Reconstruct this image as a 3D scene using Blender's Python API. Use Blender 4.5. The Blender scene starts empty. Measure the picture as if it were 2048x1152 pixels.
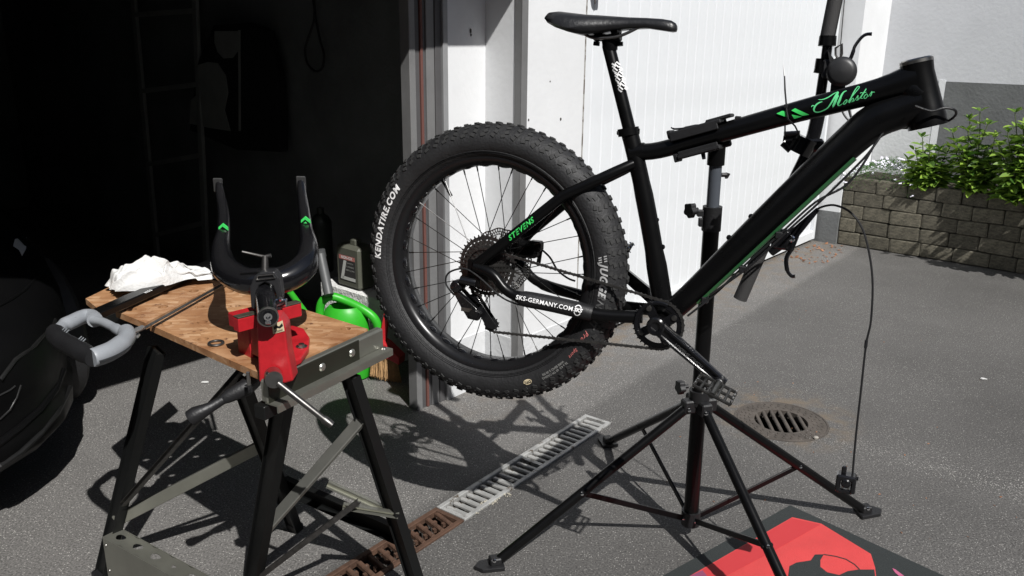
import bpy, math, random
from math import sin, cos, pi, radians, sqrt, atan2
from mathutils import Vector, Matrix, noise
random.seed(7)
SC = bpy.context.scene
COL = SC.collection
V = Vector

# ------------------------------------------------------------------ camera
FPX = 1700.0; PITCH = radians(16.9); CAMH = 1.5; ROLL = radians(0.65)
cd = bpy.data.cameras.new('camera'); cam = bpy.data.objects.new('camera', cd); COL.objects.link(cam)
cd.sensor_width = 36.0; cd.lens = 36.0 * FPX / 2048.0; cd.clip_start = 0.05; cd.clip_end = 400
cam.matrix_world = Matrix.Translation((0, 0, CAMH)) @ Matrix.Rotation(pi / 2 - PITCH, 4, 'X') @ Matrix.Rotation(ROLL, 4, 'Z')
SC.camera = cam

# ------------------------------------------------------------------ light
SUN = V((-0.398, 0.798, -1.0)).normalized()            # direction the light travels
w = bpy.data.worlds.new('World'); SC.world = w; w.use_nodes = True
nt = w.node_tree; nt.nodes.clear()
sky = nt.nodes.new('ShaderNodeTexSky'); sky.sky_type = 'NISHITA'; sky.sun_disc = False
sky.sun_elevation = math.asin(-SUN.z); sky.sun_rotation = atan2(-SUN.x, -SUN.y)
bg = nt.nodes.new('ShaderNodeBackground'); bg.inputs[1].default_value = 0.05
ow = nt.nodes.new('ShaderNodeOutputWorld')
nt.links.new(sky.outputs[0], bg.inputs[0]); nt.links.new(bg.outputs[0], ow.inputs[0])
sl = bpy.data.lights.new('sun', 'SUN'); sl.energy = 5.0; sl.angle = radians(0.5); sl.color = (1, 0.98, 0.95)
so = bpy.data.objects.new('sun', sl); COL.objects.link(so)
so.rotation_euler = SUN.to_track_quat('-Z', 'Y').to_euler()
SC.view_settings.view_transform = 'Standard'; SC.view_settings.look = 'None'
SC.view_settings.exposure = 0.16; SC.view_settings.gamma = 1.0
SC.view_settings.use_curve_mapping = False

# ------------------------------------------------------------------ placing helpers (the measured geometry of the yard)
O3 = V((0, 0, CAMH))
def ray(px, py):
    x = (px - 1024) / FPX; y = -(py - 576) / FPX
    c, s = cos(ROLL), sin(ROLL); x, y = x * c - y * s, x * s + y * c
    return V((x, cos(PITCH) + y * sin(PITCH), -sin(PITCH) + y * cos(PITCH)))
def gz(px, py, z=0.0):
    d = ray(px, py); return O3 + d * ((z - CAMH) / d.z)
def atY(px, py, Y):
    d = ray(px, py); return O3 + d * (Y / d.y)
# facade axes: s along the garage front, o outwards to the yard
A0 = V((2.276, 6.261, 0)); FD = V((0.648, 0.7615, 0)).normalized(); FN = V((FD.y, -FD.x, 0)); ZU = V((0, 0, 1))
def W(s, o, z=0.0): return A0 + FD * s + FN * o + ZU * z
def onS(px, py, s):
    r = ray(px, py); t = ((A0 + FD * s - O3).dot(FD)) / r.dot(FD); return O3 + r * t
def onO(px, py, o):
    r = ray(px, py); t = ((A0 + FN * o - O3).dot(FN)) / r.dot(FN); return O3 + r * t
# bicycle axes
BC = V((-0.053, 2.222, 0.893)); yaw = 0.398; lean = -0.083
BD = V((cos(yaw), -sin(yaw), 0)); _n = V((-sin(yaw), -cos(yaw), 0))
BU = ZU * cos(lean) + _n * sin(lean); BN = _n * cos(lean) - ZU * sin(lean)
def B(u, v, w_=0.0): return BC + BD * u + BU * v + BN * w_
def bp(px, py, w_=0.0):
    r = ray(px, py); q = BC + BN * w_; t = ((q - O3).dot(BN)) / r.dot(BN); return O3 + r * t
def buv(px, py, w_=0.0):
    P = bp(px, py, w_) - BC; return P.dot(BD), P.dot(BU)

# ------------------------------------------------------------------ materials
MATS = {}
def nodes_of(m):
    m.use_nodes = True; t = m.node_tree; b = t.nodes.get('Principled BSDF'); return t, b
def M(name, col, rough=0.5, metal=0.0, var=0.0, vscale=8.0, bump=0.0, bscale=60.0, col2=None, coat=0.0, spec=None, objvar=0.0, wear=None):
    if name in MATS: return MATS[name]
    m = bpy.data.materials.new(name); t, b = nodes_of(m); L = t.links.new; N = t.nodes.new
    b.inputs['Base Color'].default_value = (*col, 1); b.inputs['Roughness'].default_value = rough
    b.inputs['Metallic'].default_value = metal
    if coat: b.inputs['Coat Weight'].default_value = coat; b.inputs['Coat Roughness'].default_value = 0.08
    if spec is not None: b.inputs['Specular IOR Level'].default_value = spec
    tc = N('ShaderNodeTexCoord')
    out = None
    if var or col2:
        n = N('ShaderNodeTexNoise'); n.inputs['Scale'].default_value = vscale; n.inputs['Detail'].default_value = 6; n.inputs['Roughness'].default_value = 0.62
        L(tc.outputs['Object'], n.inputs['Vector'])
        r = N('ShaderNodeValToRGB'); r.color_ramp.elements[0].position = 0.32; r.color_ramp.elements[1].position = 0.68
        a = tuple(c * (1 - var) for c in col); z = col2 if col2 else tuple(min(1, c * (1 + var)) for c in col)
        r.color_ramp.elements[0].color = (*a, 1); r.color_ramp.elements[1].color = (*z, 1)
        L(n.outputs['Fac'], r.inputs['Fac']); out = r.outputs['Color']
    if wear:                                            # sparse spots of dirt / scratches: (colour, scale, amount)
        wn = N('ShaderNodeTexNoise'); wn.inputs['Scale'].default_value = wear[1]; wn.inputs['Detail'].default_value = 8; wn.inputs['Roughness'].default_value = 0.75
        L(tc.outputs['Object'], wn.inputs['Vector'])
        wr = N('ShaderNodeValToRGB'); wr.color_ramp.elements[0].position = wear[2]; wr.color_ramp.elements[1].position = min(1, wear[2] + 0.06)
        wr.color_ramp.elements[0].color = (0, 0, 0, 1); L(wn.outputs['Fac'], wr.inputs['Fac'])
        mx = N('ShaderNodeMix'); mx.data_type = 'RGBA'; L(wr.outputs['Color'], mx.inputs['Factor'])
        if out: L(out, mx.inputs['A'])
        else: mx.inputs['A'].default_value = (*col, 1)
        mx.inputs['B'].default_value = (*wear[0], 1); out = mx.outputs['Result']
    if objvar:
        oi = N('ShaderNodeObjectInfo'); mr = N('ShaderNodeMapRange'); mr.inputs['To Min'].default_value = 1 - objvar; mr.inputs['To Max'].default_value = 1 + objvar
        L(oi.outputs['Random'], mr.inputs['Value']); hs = N('ShaderNodeHueSaturation')
        L(mr.outputs['Result'], hs.inputs['Value'])
        if out: L(out, hs.inputs['Color'])
        else: hs.inputs['Color'].default_value = (*col, 1)
        out = hs.outputs['Color']
    if out: L(out, b.inputs['Base Color'])
    if rough > 0.12:
        rn = N('ShaderNodeTexNoise'); rn.inputs['Scale'].default_value = 25; rn.inputs['Detail'].default_value = 4; L(tc.outputs['Object'], rn.inputs['Vector'])
        rm = N('ShaderNodeMapRange'); rm.inputs['To Min'].default_value = max(0.04, rough - 0.1); rm.inputs['To Max'].default_value = min(1, rough + 0.1)
        L(rn.outputs['Fac'], rm.inputs['Value']); L(rm.outputs['Result'], b.inputs['Roughness'])
    if bump:
        bn = N('ShaderNodeTexNoise'); bn.inputs['Scale'].default_value = bscale; bn.inputs['Detail'].default_value = 5; L(tc.outputs['Object'], bn.inputs['Vector'])
        bb = N('ShaderNodeBump'); bb.inputs['Strength'].default_value = bump; bb.inputs['Distance'].default_value = 0.01
        L(bn.outputs['Fac'], bb.inputs['Height']); L(bb.outputs['Normal'], b.inputs['Normal'])
    MATS[name] = m; return m

def asphalt():
    m = bpy.data.materials.new('asphalt'); t, b = nodes_of(m); L = t.links.new; N = t.nodes.new
    g = N('ShaderNodeNewGeometry')
    big = N('ShaderNodeTexNoise'); big.inputs['Scale'].default_value = 1.1; big.inputs['Detail'].default_value = 9; big.inputs['Roughness'].default_value = .68; L(g.outputs['Position'], big.inputs['Vector'])
    r1 = N('ShaderNodeValToRGB'); e = r1.color_ramp.elements; e[0].position = .3; e[1].position = .72
    e[0].color = (.068, .066, .064, 1); e[1].color = (.108, .105, .102, 1); L(big.outputs['Fac'], r1.inputs['Fac'])
    fine = N('ShaderNodeTexNoise'); fine.inputs['Scale'].default_value = 170; fine.inputs['Detail'].default_value = 3; L(g.outputs['Position'], fine.inputs['Vector'])
    r2 = N('ShaderNodeValToRGB'); e = r2.color_ramp.elements; e[0].position = .28; e[1].position = .74; e[0].color = (.4, .4, .4, 1); e[1].color = (1.65, 1.63, 1.6, 1)
    L(fine.outputs['Fac'], r2.inputs['Fac'])
    mul = N('ShaderNodeMix'); mul.data_type = 'RGBA'; mul.blend_type = 'MULTIPLY'; mul.inputs['Factor'].default_value = 1
    L(r1.outputs['Color'], mul.inputs['A']); L(r2.outputs['Color'], mul.inputs['B'])
    # pale aggregate stones
    vo = N('ShaderNodeTexVoronoi'); vo.inputs['Scale'].default_value = 190; L(g.outputs['Position'], vo.inputs['Vector'])
    sp = N('ShaderNodeSeparateColor'); L(vo.outputs['Color'], sp.inputs['Color'])
    gt = N('ShaderNodeMath'); gt.operation = 'GREATER_THAN'
    # the stones lie denser in a worn stripe at the right and in the patch by the drain
    dn = N('ShaderNodeTexNoise'); dn.inputs['Scale'].default_value = 2.1; dn.inputs['Detail'].default_value = 3; L(g.outputs['Position'], dn.inputs['Vector'])
    dm = N('ShaderNodeMapRange'); dm.inputs['From Min'].default_value = .35; dm.inputs['From Max'].default_value = .7; dm.inputs['To Min'].default_value = .88; dm.inputs['To Max'].default_value = .5
    L(dn.outputs['Fac'], dm.inputs['Value'])
    def dist_line(p, q, wdt):      # 1 near the segment line p-q
        px = N('ShaderNodeSeparateXYZ'); L(g.outputs['Position'], px.inputs[0])
        dx, dy = q[0] - p[0], q[1] - p[1]; ln = sqrt(dx * dx + dy * dy); nx, ny = -dy / ln, dx / ln
        a = N('ShaderNodeMath'); a.operation = 'MULTIPLY_ADD'; L(px.outputs['X'], a.inputs[0]); a.inputs[1].default_value = nx; a.inputs[2].default_value = -(p[0] * nx + p[1] * ny)
        c = N('ShaderNodeMath'); c.operation = 'MULTIPLY_ADD'; L(px.outputs['Y'], c.inputs[0]); c.inputs[1].default_value = ny; L(a.outputs[0], c.inputs[2])
        n2 = N('ShaderNodeTexNoise'); n2.inputs['Scale'].default_value = 6; L(g.outputs['Position'], n2.inputs['Vector'])
        n3 = N('ShaderNodeMath'); n3.operation = 'MULTIPLY_ADD'; L(n2.outputs['Fac'], n3.inputs[0]); n3.inputs[1].default_value = wdt * 1.4; n3.inputs[2].default_value = -wdt * .7
        n4 = N('ShaderNodeMath'); n4.operation = 'ADD'; L(c.outputs[0], n4.inputs[0]); L(n3.outputs[0], n4.inputs[1])
        ab = N('ShaderNodeMath'); ab.operation = 'ABSOLUTE'; L(n4.outputs[0], ab.inputs[0])
        mr = N('ShaderNodeMapRange'); mr.inputs['From Min'].default_value = 0; mr.inputs['From Max'].default_value = wdt; mr.inputs['To Min'].default_value = 1; mr.inputs['To Max'].default_value = 0
        L(ab.outputs[0], mr.inputs['Value']); return mr.outputs['Result'], c.outputs[0], px
    p1 = gz(1640, 865); p2 = gz(2040, 985)
    l1, sd, px = dist_line(p1, p2, .07)
    xg = N('ShaderNodeMapRange'); xg.inputs['From Min'].default_value = p1.x; xg.inputs['From Max'].default_value = p1.x + .25; L(px.outputs['X'], xg.inputs['Value'])
    lg = N('ShaderNodeMath'); lg.operation = 'MULTIPLY'; L(l1, lg.inputs[0]); L(xg.outputs['Result'], lg.inputs[1])
    sub = N('ShaderNodeMath'); sub.operation = 'MULTIPLY_ADD'; L(lg.outputs[0], sub.inputs[0]); sub.inputs[1].default_value = -.42; L(dm.outputs['Result'], sub.inputs[2])
    L(sp.outputs['Red'], gt.inputs[0]); L(sub.outputs[0], gt.inputs[1])
    vd = N('ShaderNodeMath'); vd.operation = 'LESS_THAN'; L(vo.outputs['Distance'], vd.inputs[0]); vd.inputs[1].default_value = .34
    an = N('ShaderNodeMath'); an.operation = 'MULTIPLY'; L(gt.outputs[0], an.inputs[0]); L(vd.outputs[0], an.inputs[1])
    an2 = N('ShaderNodeMath'); an2.operation = 'MULTIPLY'; L(an.outputs[0], an2.inputs[0]); L(sp.outputs['Green'], an2.inputs[1])
    mx = N('ShaderNodeMix'); mx.data_type = 'RGBA'; L(an2.outputs[0], mx.inputs['Factor']); L(mul.outputs['Result'], mx.inputs['A']); mx.inputs['B'].default_value = (.34, .33, .31, 1)
    # brownish sandy dirt along the facade and round the manhole
    lD, sD, _ = dist_line(tuple(gz(640, 1152))[:2], tuple(gz(1170, 832))[:2], .1)
    sm = N('ShaderNodeMapRange'); sm.inputs['From Min'].default_value = .0; sm.inputs['From Max'].default_value = .05; sm.inputs['To Min'].default_value = 1.0; sm.inputs['To Max'].default_value = 1.45; L(sD, sm.inputs['Value'])
    bm = N('ShaderNodeVectorMath'); bm.operation = 'SCALE'; L(mx.outputs['Result'], bm.inputs[0]); L(sm.outputs['Result'], bm.inputs['Scale'])
    l2, sd2, _ = dist_line(tuple(W(-3.6, .02))[:2], tuple(W(0, .02))[:2], .34)
    mn = gz(1560, 840)
    vs = N('ShaderNodeVectorMath'); vs.operation = 'DISTANCE'; L(g.outputs['Position'], vs.inputs[0]); vs.inputs[1].default_value = (mn.x + .02, mn.y + .03, 0)
    mr2 = N('ShaderNodeMapRange'); mr2.inputs['From Min'].default_value = .2; mr2.inputs['From Max'].default_value = .33; mr2.inputs['To Min'].default_value = 1; mr2.inputs['To Max'].default_value = 0; L(vs.outputs['Value'], mr2.inputs['Value'])
    mxx = N('ShaderNodeMath'); mxx.operation = 'MAXIMUM'; L(l2, mxx.inputs[0]); L(mr2.outputs['Result'], mxx.inputs[1])
    dnz = N('ShaderNodeTexNoise'); dnz.inputs['Scale'].default_value = 14; dnz.inputs['Detail'].default_value = 8; L(g.outputs['Position'], dnz.inputs['Vector'])
    dr = N('ShaderNodeMapRange'); dr.inputs['From Min'].default_value = .42; dr.inputs['From Max'].default_value = .66; dr.inputs['To Max'].default_value = .8; L(dnz.outputs['Fac'], dr.inputs['Value'])
    dml = N('ShaderNodeMath'); dml.operation = 'MULTIPLY'; L(mxx.outputs[0], dml.inputs[0]); L(dr.outputs['Result'], dml.inputs[1])
    lim = N('ShaderNodeMapRange'); lim.inputs['From Min'].default_value = -.35; lim.inputs['From Max'].default_value = .1; L(px.outputs['X'], lim.inputs['Value'])
    dml2 = N('ShaderNodeMath'); dml2.operation = 'MULTIPLY'; L(dml.outputs[0], dml2.inputs[0]); L(lim.outputs['Result'], dml2.inputs[1]); dml = dml2
    m3 = N('ShaderNodeMix'); m3.data_type = 'RGBA'; L(dml.outputs[0], m3.inputs['Factor']); L(bm.outputs['Vector'], m3.inputs['A']); m3.inputs['B'].default_value = (.15, .115, .08, 1)
    L(m3.outputs['Result'], b.inputs['Base Color'])
    # scattered brown tea-leaf sized bits handled as geometry; roughness and relief
    b.inputs['Roughness'].default_value = .78; b.inputs['Specular IOR Level'].default_value = .35
    bb = N('ShaderNodeBump'); bb.inputs['Strength'].default_value = .55; bb.inputs['Distance'].default_value = .004
    ad = N('ShaderNodeMath'); ad.operation = 'ADD'; L(fine.outputs['Fac'], ad.inputs[0]); L(an.outputs[0], ad.inputs[1])
    L(ad.outputs[0], bb.inputs['Height']); L(bb.outputs['Normal'], b.inputs['Normal'])
    return m

def osb():
    m = bpy.data.materials.new('chipboard'); t, b = nodes_of(m); L = t.links.new; N = t.nodes.new
    tc = N('ShaderNodeNewGeometry')
    mp = N('ShaderNodeMapping'); mp.inputs['Rotation'].default_value = (0, 0, radians(35)); mp.inputs['Scale'].default_value = (34, 75, 60); L(tc.outputs['Position'], mp.inputs['Vector'])
    vo = N('ShaderNodeTexVoronoi'); vo.inputs['Scale'].default_value = 1.0; L(mp.outputs[0], vo.inputs['Vector'])
    se = N('ShaderNodeSeparateColor'); L(vo.outputs['Color'], se.inputs['Color'])
    r = N('ShaderNodeValToRGB'); e = r.color_ramp.elements; e[0].color = (.25, .135, .07, 1); e[1].color = (.58, .42, .28, 1); e[0].position = .1; e[1].position = .95
    x = r.color_ramp.elements.new(.5); x.color = (.36, .20, .105, 1)
    L(se.outputs['Red'], r.inputs['Fac'])
    n = N('ShaderNodeTexNoise'); n.inputs['Scale'].default_value = 9; n.inputs['Detail'].default_value = 8; L(tc.outputs['Position'], n.inputs['Vector'])
    r2 = N('ShaderNodeValToRGB'); e = r2.color_ramp.elements; e[0].position = .3; e[1].position = .7; e[0].color = (.62, .5, .42, 1); e[1].color = (1.12, 1.12, 1.1, 1); L(n.outputs['Fac'], r2.inputs['Fac'])
    mu = N('ShaderNodeMix'); mu.data_type = 'RGBA'; mu.blend_type = 'MULTIPLY'; mu.inputs['Factor'].default_value = 1; 
    base = N('ShaderNodeMix'); base.data_type = 'RGBA'; base.inputs['Factor'].default_value = .42; base.inputs['A'].default_value = (.42, .225, .105, 1)
    L(r.outputs['Color'], base.inputs['B']); L(base.outputs['Result'], mu.inputs['A']); L(r2.outputs['Color'], mu.inputs['B'])
    # dark gouges and pale worn flakes
    g = N('ShaderNodeTexNoise'); g.inputs['Scale'].default_value = 30; g.inputs['Detail'].default_value = 8; g.inputs['Roughness'].default_value = .7; L(tc.outputs['Position'], g.inputs['Vector'])
    gr = N('ShaderNodeValToRGB'); e = gr.color_ramp.elements; e[0].position = .60; e[1].position = .70; L(g.outputs['Fac'], gr.inputs['Fac'])
    mx = N('ShaderNodeMix'); mx.data_type = 'RGBA'; L(gr.outputs['Color'], mx.inputs['Factor']); L(mu.outputs['Result'], mx.inputs['A']); mx.inputs['B'].default_value = (.10, .04, .02, 1)
    L(mx.outputs['Result'], b.inputs['Base Color']); b.inputs['Roughness'].default_value = .6
    bb = N('ShaderNodeBump'); bb.inputs['Strength'].default_value = .4; bb.inputs['Distance'].default_value = .002
    L(se.outputs['Green'], bb.inputs['Height']); L(bb.outputs['Normal'], b.inputs['Normal'])
    return m

ASPH = asphalt(); OSB = osb()
white = M('white_plaster', (.69, .70, .71), .85, var=.05, vscale=3, bump=.10, bscale=45, wear=((.36, .35, .33), 7, .70))
greyp = M('grey_plinth_paint', (.40, .41, .42), .85, var=.10, vscale=5, bump=.3, bscale=50)
dgrey = M('dark_grey_plinth_paint', (.135, .14, .14), .85, var=.14, vscale=4, bump=.3, bscale=50)
lgrey = M('light_grey_paint', (.58, .59, .60), .85, var=.05, vscale=4, bump=.25, bscale=50)
rightw = M('right_wall_paint', (.56, .57, .59), .85, var=.05, vscale=2.5, bump=.15, bscale=40)
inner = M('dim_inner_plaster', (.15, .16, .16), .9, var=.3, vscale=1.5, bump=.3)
doorw = M('white_door_paint', (.70, .72, .74), .45, var=.05, vscale=2, wear=((.50, .49, .46), 9, .70))
jamb = M('grey_steel_jamb', (.20, .20, .20), .55, .3, var=.12, vscale=6, wear=((.6, .6, .58), 16, .74))
jambd = M('dark_steel_jamb', (.09, .088, .09), .6, .2, var=.1)
jambl = M('light_steel_jamb', (.31, .315, .32), .5, .3, var=.08, vscale=6, wear=((.75, .75, .73), 20, .75))
redp = M('rust_red_seal', (.13, .052, .042), .7)
dark = M('near_black', (.01, .01, .01), .9)
blk = M('black_satin_paint', (.0035, .0035, .0037), .3, spec=.22)
blkg = M('black_gloss', (.006, .006, .007), .24, coat=.3)
rub = M('tyre_rubber', (.015, .015, .016), .62, var=.25, vscale=12, bump=.2, bscale=150)
knobm = M('tread_rubber', (.025, .025, .025), .75, var=.3, vscale=30, wear=((.09, .085, .08), 40, .68))
blkp = M('black_plastic', (.010, .010, .011), .5, bump=.1, bscale=200)
gripm = M('grip_rubber', (.035, .034, .034), .75, bump=.3, bscale=400)
dm = M('dark_anodised', (.02, .02, .021), .3, .7)
stl = M('steel', (.42, .41, .39), .3, 1.0, var=.15, vscale=30)
stld = M('worn_dark_steel', (.13, .125, .12), .4, .9, var=.3, vscale=60)
chm = M('chrome', (.75, .75, .76), .12, 1.0)
grn = M('green_print', (.05, .60, .12), .4)
grnd = M('dark_green_print', (.035, .22, .06), .45)
wht = M('white_print', (.8, .8, .8), .5)
whd = M('grey_print', (.07, .07, .07), .5)
pink = M('pink_print', (.55, .16, .15), .5)
cream = M('cream_label', (.62, .52, .34), .6)
redv = M('red_enamel', (.40, .012, .018), .42, var=.22, vscale=14, bump=.08, bscale=90, wear=((.10, .06, .055), 34, .69))
toolgrey = M('grey_zinc_steel', (.27, .27, .235), .42, .75, var=.1, vscale=8)
palegrey = M('pale_zinc_steel', (.46, .46, .42), .36, .85, var=.08)
benchblk = M('bench_black_enamel', (.006, .0065, .0065), .45, spec=.3)
greytube = M('grey_stand_tube', (.13, .145, .17), .35, .5)
canm = M('bright_green_plastic', (.03, .38, .02), .42, var=.12, wear=((.05, .22, .04), 24, .68))
hackg = M('grey_handle_plastic', (.25, .265, .285), .45, var=.08, bump=.06, bscale=300, wear=((.12, .12, .12), 30, .70))
cloth = M('white_cotton', (.62, .62, .61), .95, bump=.3, bscale=160, wear=((.36, .36, .36), 16, .70))
bris = M('straw_bristle', (.46, .28, .13), .8, var=.3, vscale=80)
redpl = M('red_plastic', (.42, .02, .025), .35)
zinc = M('galvanised_grate', (.36, .36, .35), .6, .35, var=.35, vscale=10, wear=((.09, .07, .05), 22, .55))
rust = M('rusty_cast_iron', (.085, .045, .028), .8, .2, var=.35, vscale=18, bump=.4, bscale=90)
manm = M('manhole_iron', (.082, .070, .060), .8, .2, var=.3, vscale=12, bump=.5, bscale=70)
concr = M('concrete', (.30, .28, .25), .9, var=.2, vscale=14, bump=.4)
brickm = M('grey_block', (.110, .100, .074), .9, var=.55, vscale=9, bump=.6, bscale=40, objvar=.28)
mort = M('block_mortar', (.045, .043, .037), .95, var=.3, bump=.5)
soil = M('soil', (.03, .022, .015), .95, bump=.6)
def leafmat(name, c1, c2, rg=.42):
    m = bpy.data.materials.new(name); t, b = nodes_of(m); L = t.links.new; N = t.nodes.new
    oi = N('ShaderNodeObjectInfo'); g = N('ShaderNodeNewGeometry')
    ad = N('ShaderNodeMath'); ad.operation = 'ADD'; L(oi.outputs['Random'], ad.inputs[0]); L(g.outputs['Random Per Island'], ad.inputs[1])
    fr = N('ShaderNodeMath'); fr.operation = 'FRACT'; L(ad.outputs[0], fr.inputs[0])
    r = N('ShaderNodeValToRGB'); r.color_ramp.elements[0].color = (*c1, 1); r.color_ramp.elements[1].color = (*c2, 1); L(fr.outputs[0], r.inputs['Fac'])
    L(r.outputs['Color'], b.inputs['Base Color']); b.inputs['Roughness'].default_value = rg
    tr = N('ShaderNodeBsdfTranslucent'); L(r.outputs['Color'], tr.inputs['Color'])
    mx = N('ShaderNodeMixShader'); mx.inputs[0].default_value = .35
    L(b.outputs[0], mx.inputs[1]); L(tr.outputs[0], mx.inputs[2]); o = t.nodes['Material Output']; L(mx.outputs[0], o.inputs['Surface'])
    return m
LEAF = leafmat('shrub_leaf', (.05, .13, .02), (.32, .48, .07)); LEAF2 = leafmat('fine_foliage', (.05, .13, .03), (.11, .25, .05))
PETAL = M('white_petal', (.78, .76, .86), .7)
DRY = leafmat('dry_leaf', (.22, .09, .04), (.45, .22, .12), .8)
matred = M('red_mat_print', (.56, .05, .05), .75, bump=.3, bscale=300, var=.1, vscale=6, wear=((.50, .16, .15), 30, .68))
matred2 = M('dark_red_mat_print', (.46, .03, .035), .75)
matblk = M('mat_black_rubber', (.018, .022, .022), .8, bump=.3, bscale=300, wear=((.07, .07, .065), 26, .66))
matpur = M('purple_mat_print', (.16, .03, .09), .8)
carp = M('black_car_paint', (.003, .003, .0032), .42, spec=.12)

# ------------------------------------------------------------------ mesh builder
class MB:
    def __init__(s): s.v = []; s.f = []
    def add(s, vs, fs):
        k = len(s.v); s.v += [V(x) for x in vs]; s.f += [tuple(i + k for i in f) for f in fs]; return s
    def hexa(s, p):                                     # 8 points: bottom 4 ccw, top 4 ccw
        return s.add(p, [(0, 3, 2, 1), (4, 5, 6, 7), (0, 1, 5, 4), (1, 2, 6, 5), (2, 3, 7, 6), (3, 0, 4, 7)])
    def box(s, c, X, Y, Z, bev=0.0):                    # centre and three half-extent vectors
        c = V(c)
        if not bev:
            return s.hexa([c - X - Y - Z, c + X - Y - Z, c + X + Y - Z, c - X + Y - Z, c - X - Y + Z, c + X - Y + Z, c + X + Y + Z, c - X + Y + Z])
        bx, by, bz = (V(a).normalized() * min(bev, V(a).length * .6) for a in (X, Y, Z))
        vs = []
        for sx in (-1, 1):
            for sy in (-1, 1):
                for sz in (-1, 1):
                    k = c + X * sx + Y * sy + Z * sz
                    vs += [k - by * sy - bz * sz, k - bx * sx - bz * sz, k - bx * sx - by * sy]
        I = lambda sx, sy, sz, a: ((sx * 4 + sy * 2 + sz) * 3 + a)
        F = []
        def q(l, nrm):
            pts = [vs[i] for i in l]; n_ = (pts[1] - pts[0]).cross(pts[2] - pts[0])
            F.append(tuple(l) if n_.dot(nrm) > 0 else tuple(reversed(l)))
        for a, ax, (i1, i2) in ((0, X, (1, 2)), (1, Y, (0, 2)), (2, Z, (0, 1))):
            for sg in (0, 1):
                def g(a1, a2, which):
                    k = [0, 0, 0]; k[a] = sg; k[i1] = a1; k[i2] = a2; return I(*k, which)
                q([g(0, 0, a), g(1, 0, a), g(1, 1, a), g(0, 1, a)], V(ax) * (1 if sg else -1))
        for a, (i1, i2) in ((0, (1, 2)), (1, (0, 2)), (2, (0, 1))):   # edges parallel to axis a
            for s1 in (0, 1):
                for s2 in (0, 1):
                    def g(e, which):
                        k = [0, 0, 0]; k[a] = e; k[i1] = s1; k[i2] = s2; return I(*k, which)
                    nr = V((X, Y, Z)[i1]) * (1 if s1 else -1) / max(1e-9, V((X, Y, Z)[i1]).length) + V((X, Y, Z)[i2]) * (1 if s2 else -1) / max(1e-9, V((X, Y, Z)[i2]).length)
                    q([g(0, i1), g(1, i1), g(1, i2), g(0, i2)], nr)
        for sx in (0, 1):
            for sy in (0, 1):
                for sz in (0, 1):
                    nr = X * (sx * 2 - 1) + Y * (sy * 2 - 1) + Z * (sz * 2 - 1); q([I(sx, sy, sz, 0), I(sx, sy, sz, 1), I(sx, sy, sz, 2)], nr)
        return s.add(vs, F)
    def tube(s, P, R, seg=12, cap=True, sq=1.0, up=None, closed=False):
        P = [V(p) for p in P]; n = len(P)
        if not isinstance(R, (list, tuple)): R = [R] * n
        if not isinstance(sq, (list, tuple)): sq = [sq] * n
        T = []
        for i in range(n):
            a = P[(i - 1) % n] if closed else P[max(0, i - 1)]; b = P[(i + 1) % n] if closed else P[min(n - 1, i + 1)]
            T.append((b - a).normalized())
        u = V(up) if up is not None else (V((0, 0, 1)) if abs(T[0].z) < .9 else V((1, 0, 0)))
        vs = []; fs = []
        for i in range(n):
            u = (u - T[i] * u.dot(T[i])).normalized(); w_ = T[i].cross(u)
            for k in range(seg):
                a = 2 * pi * k / seg; vs.append(P[i] + u * (cos(a) * R[i] * sq[i]) + w_ * (sin(a) * R[i]))
        m = n if closed else n - 1
        for i in range(m):
            j = (i + 1) % n
            for k in range(seg):
                k2 = (k + 1) % seg; fs.append((i * seg + k, i * seg + k2, j * seg + k2, j * seg + k))
        if cap and not closed:
            fs.append(tuple(reversed(range(seg)))); fs.append(tuple((n - 1) * seg + k for k in range(seg)))
        return s.add(vs, fs)
    def lathe(s, c, ax, prof, seg=24, closed=False, ref=None, a0=0.0, a1=2 * pi):   # prof: (radius, offset along axis)
        c = V(c); ax = V(ax).normalized(); u = V(ref) if ref is not None else (V((0, 0, 1)) if abs(ax.z) < .9 else V((1, 0, 0)))
        u = (u - ax * u.dot(ax)).normalized(); w_ = ax.cross(u); m = len(prof); vs = []; fs = []
        full = abs(a1 - a0 - 2 * pi) < 1e-6; cnt = seg if full else seg + 1
        for k in range(cnt):
            a = a0 + (a1 - a0) * k / seg
            for r, h in prof: vs.append(c + (u * cos(a) + w_ * sin(a)) * r + ax * h)
        for k in range(seg):
            k2 = (k + 1) % cnt
            for i in range(m if closed else m - 1):
                j = (i + 1) % m; fs.append((k * m + i, k2 * m + i, k2 * m + j, k * m + j))
        return s.add(vs, fs)
    def prism(s, poly, D):                              # 3D polygon extruded by vector D
        poly = [V(p) for p in poly]; n = len(poly); D = V(D)
        nr = V((0, 0, 0))
        for i in range(n): nr += poly[i].cross(poly[(i + 1) % n])
        if nr.dot(D) > 0: poly.reverse()
        vs = poly + [p + D for p in poly]
        return s.add(vs, [tuple(range(n)), tuple(reversed(range(n, 2 * n)))] + [(i + n, (i + 1) % n + n, (i + 1) % n, i) for i in range(n)])
    def ball(s, c, r, seg=10, sc=(1, 1, 1)):
        c = V(c); vs = []; fs = []; m = seg // 2 + 1
        for i in range(m):
            t = pi * i / (m - 1)
            for k in range(seg):
                a = 2 * pi * k / seg; vs.append(c + V((sin(t) * cos(a) * r * sc[0], sin(t) * sin(a) * r * sc[1], cos(t) * r * sc[2])))
        for i in range(m - 1):
            for k in range(seg): fs.append((i * seg + k, (i + 1) * seg + k, (i + 1) * seg + (k + 1) % seg, i * seg + (k + 1) % seg))
        return s.add(vs, fs)

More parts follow.
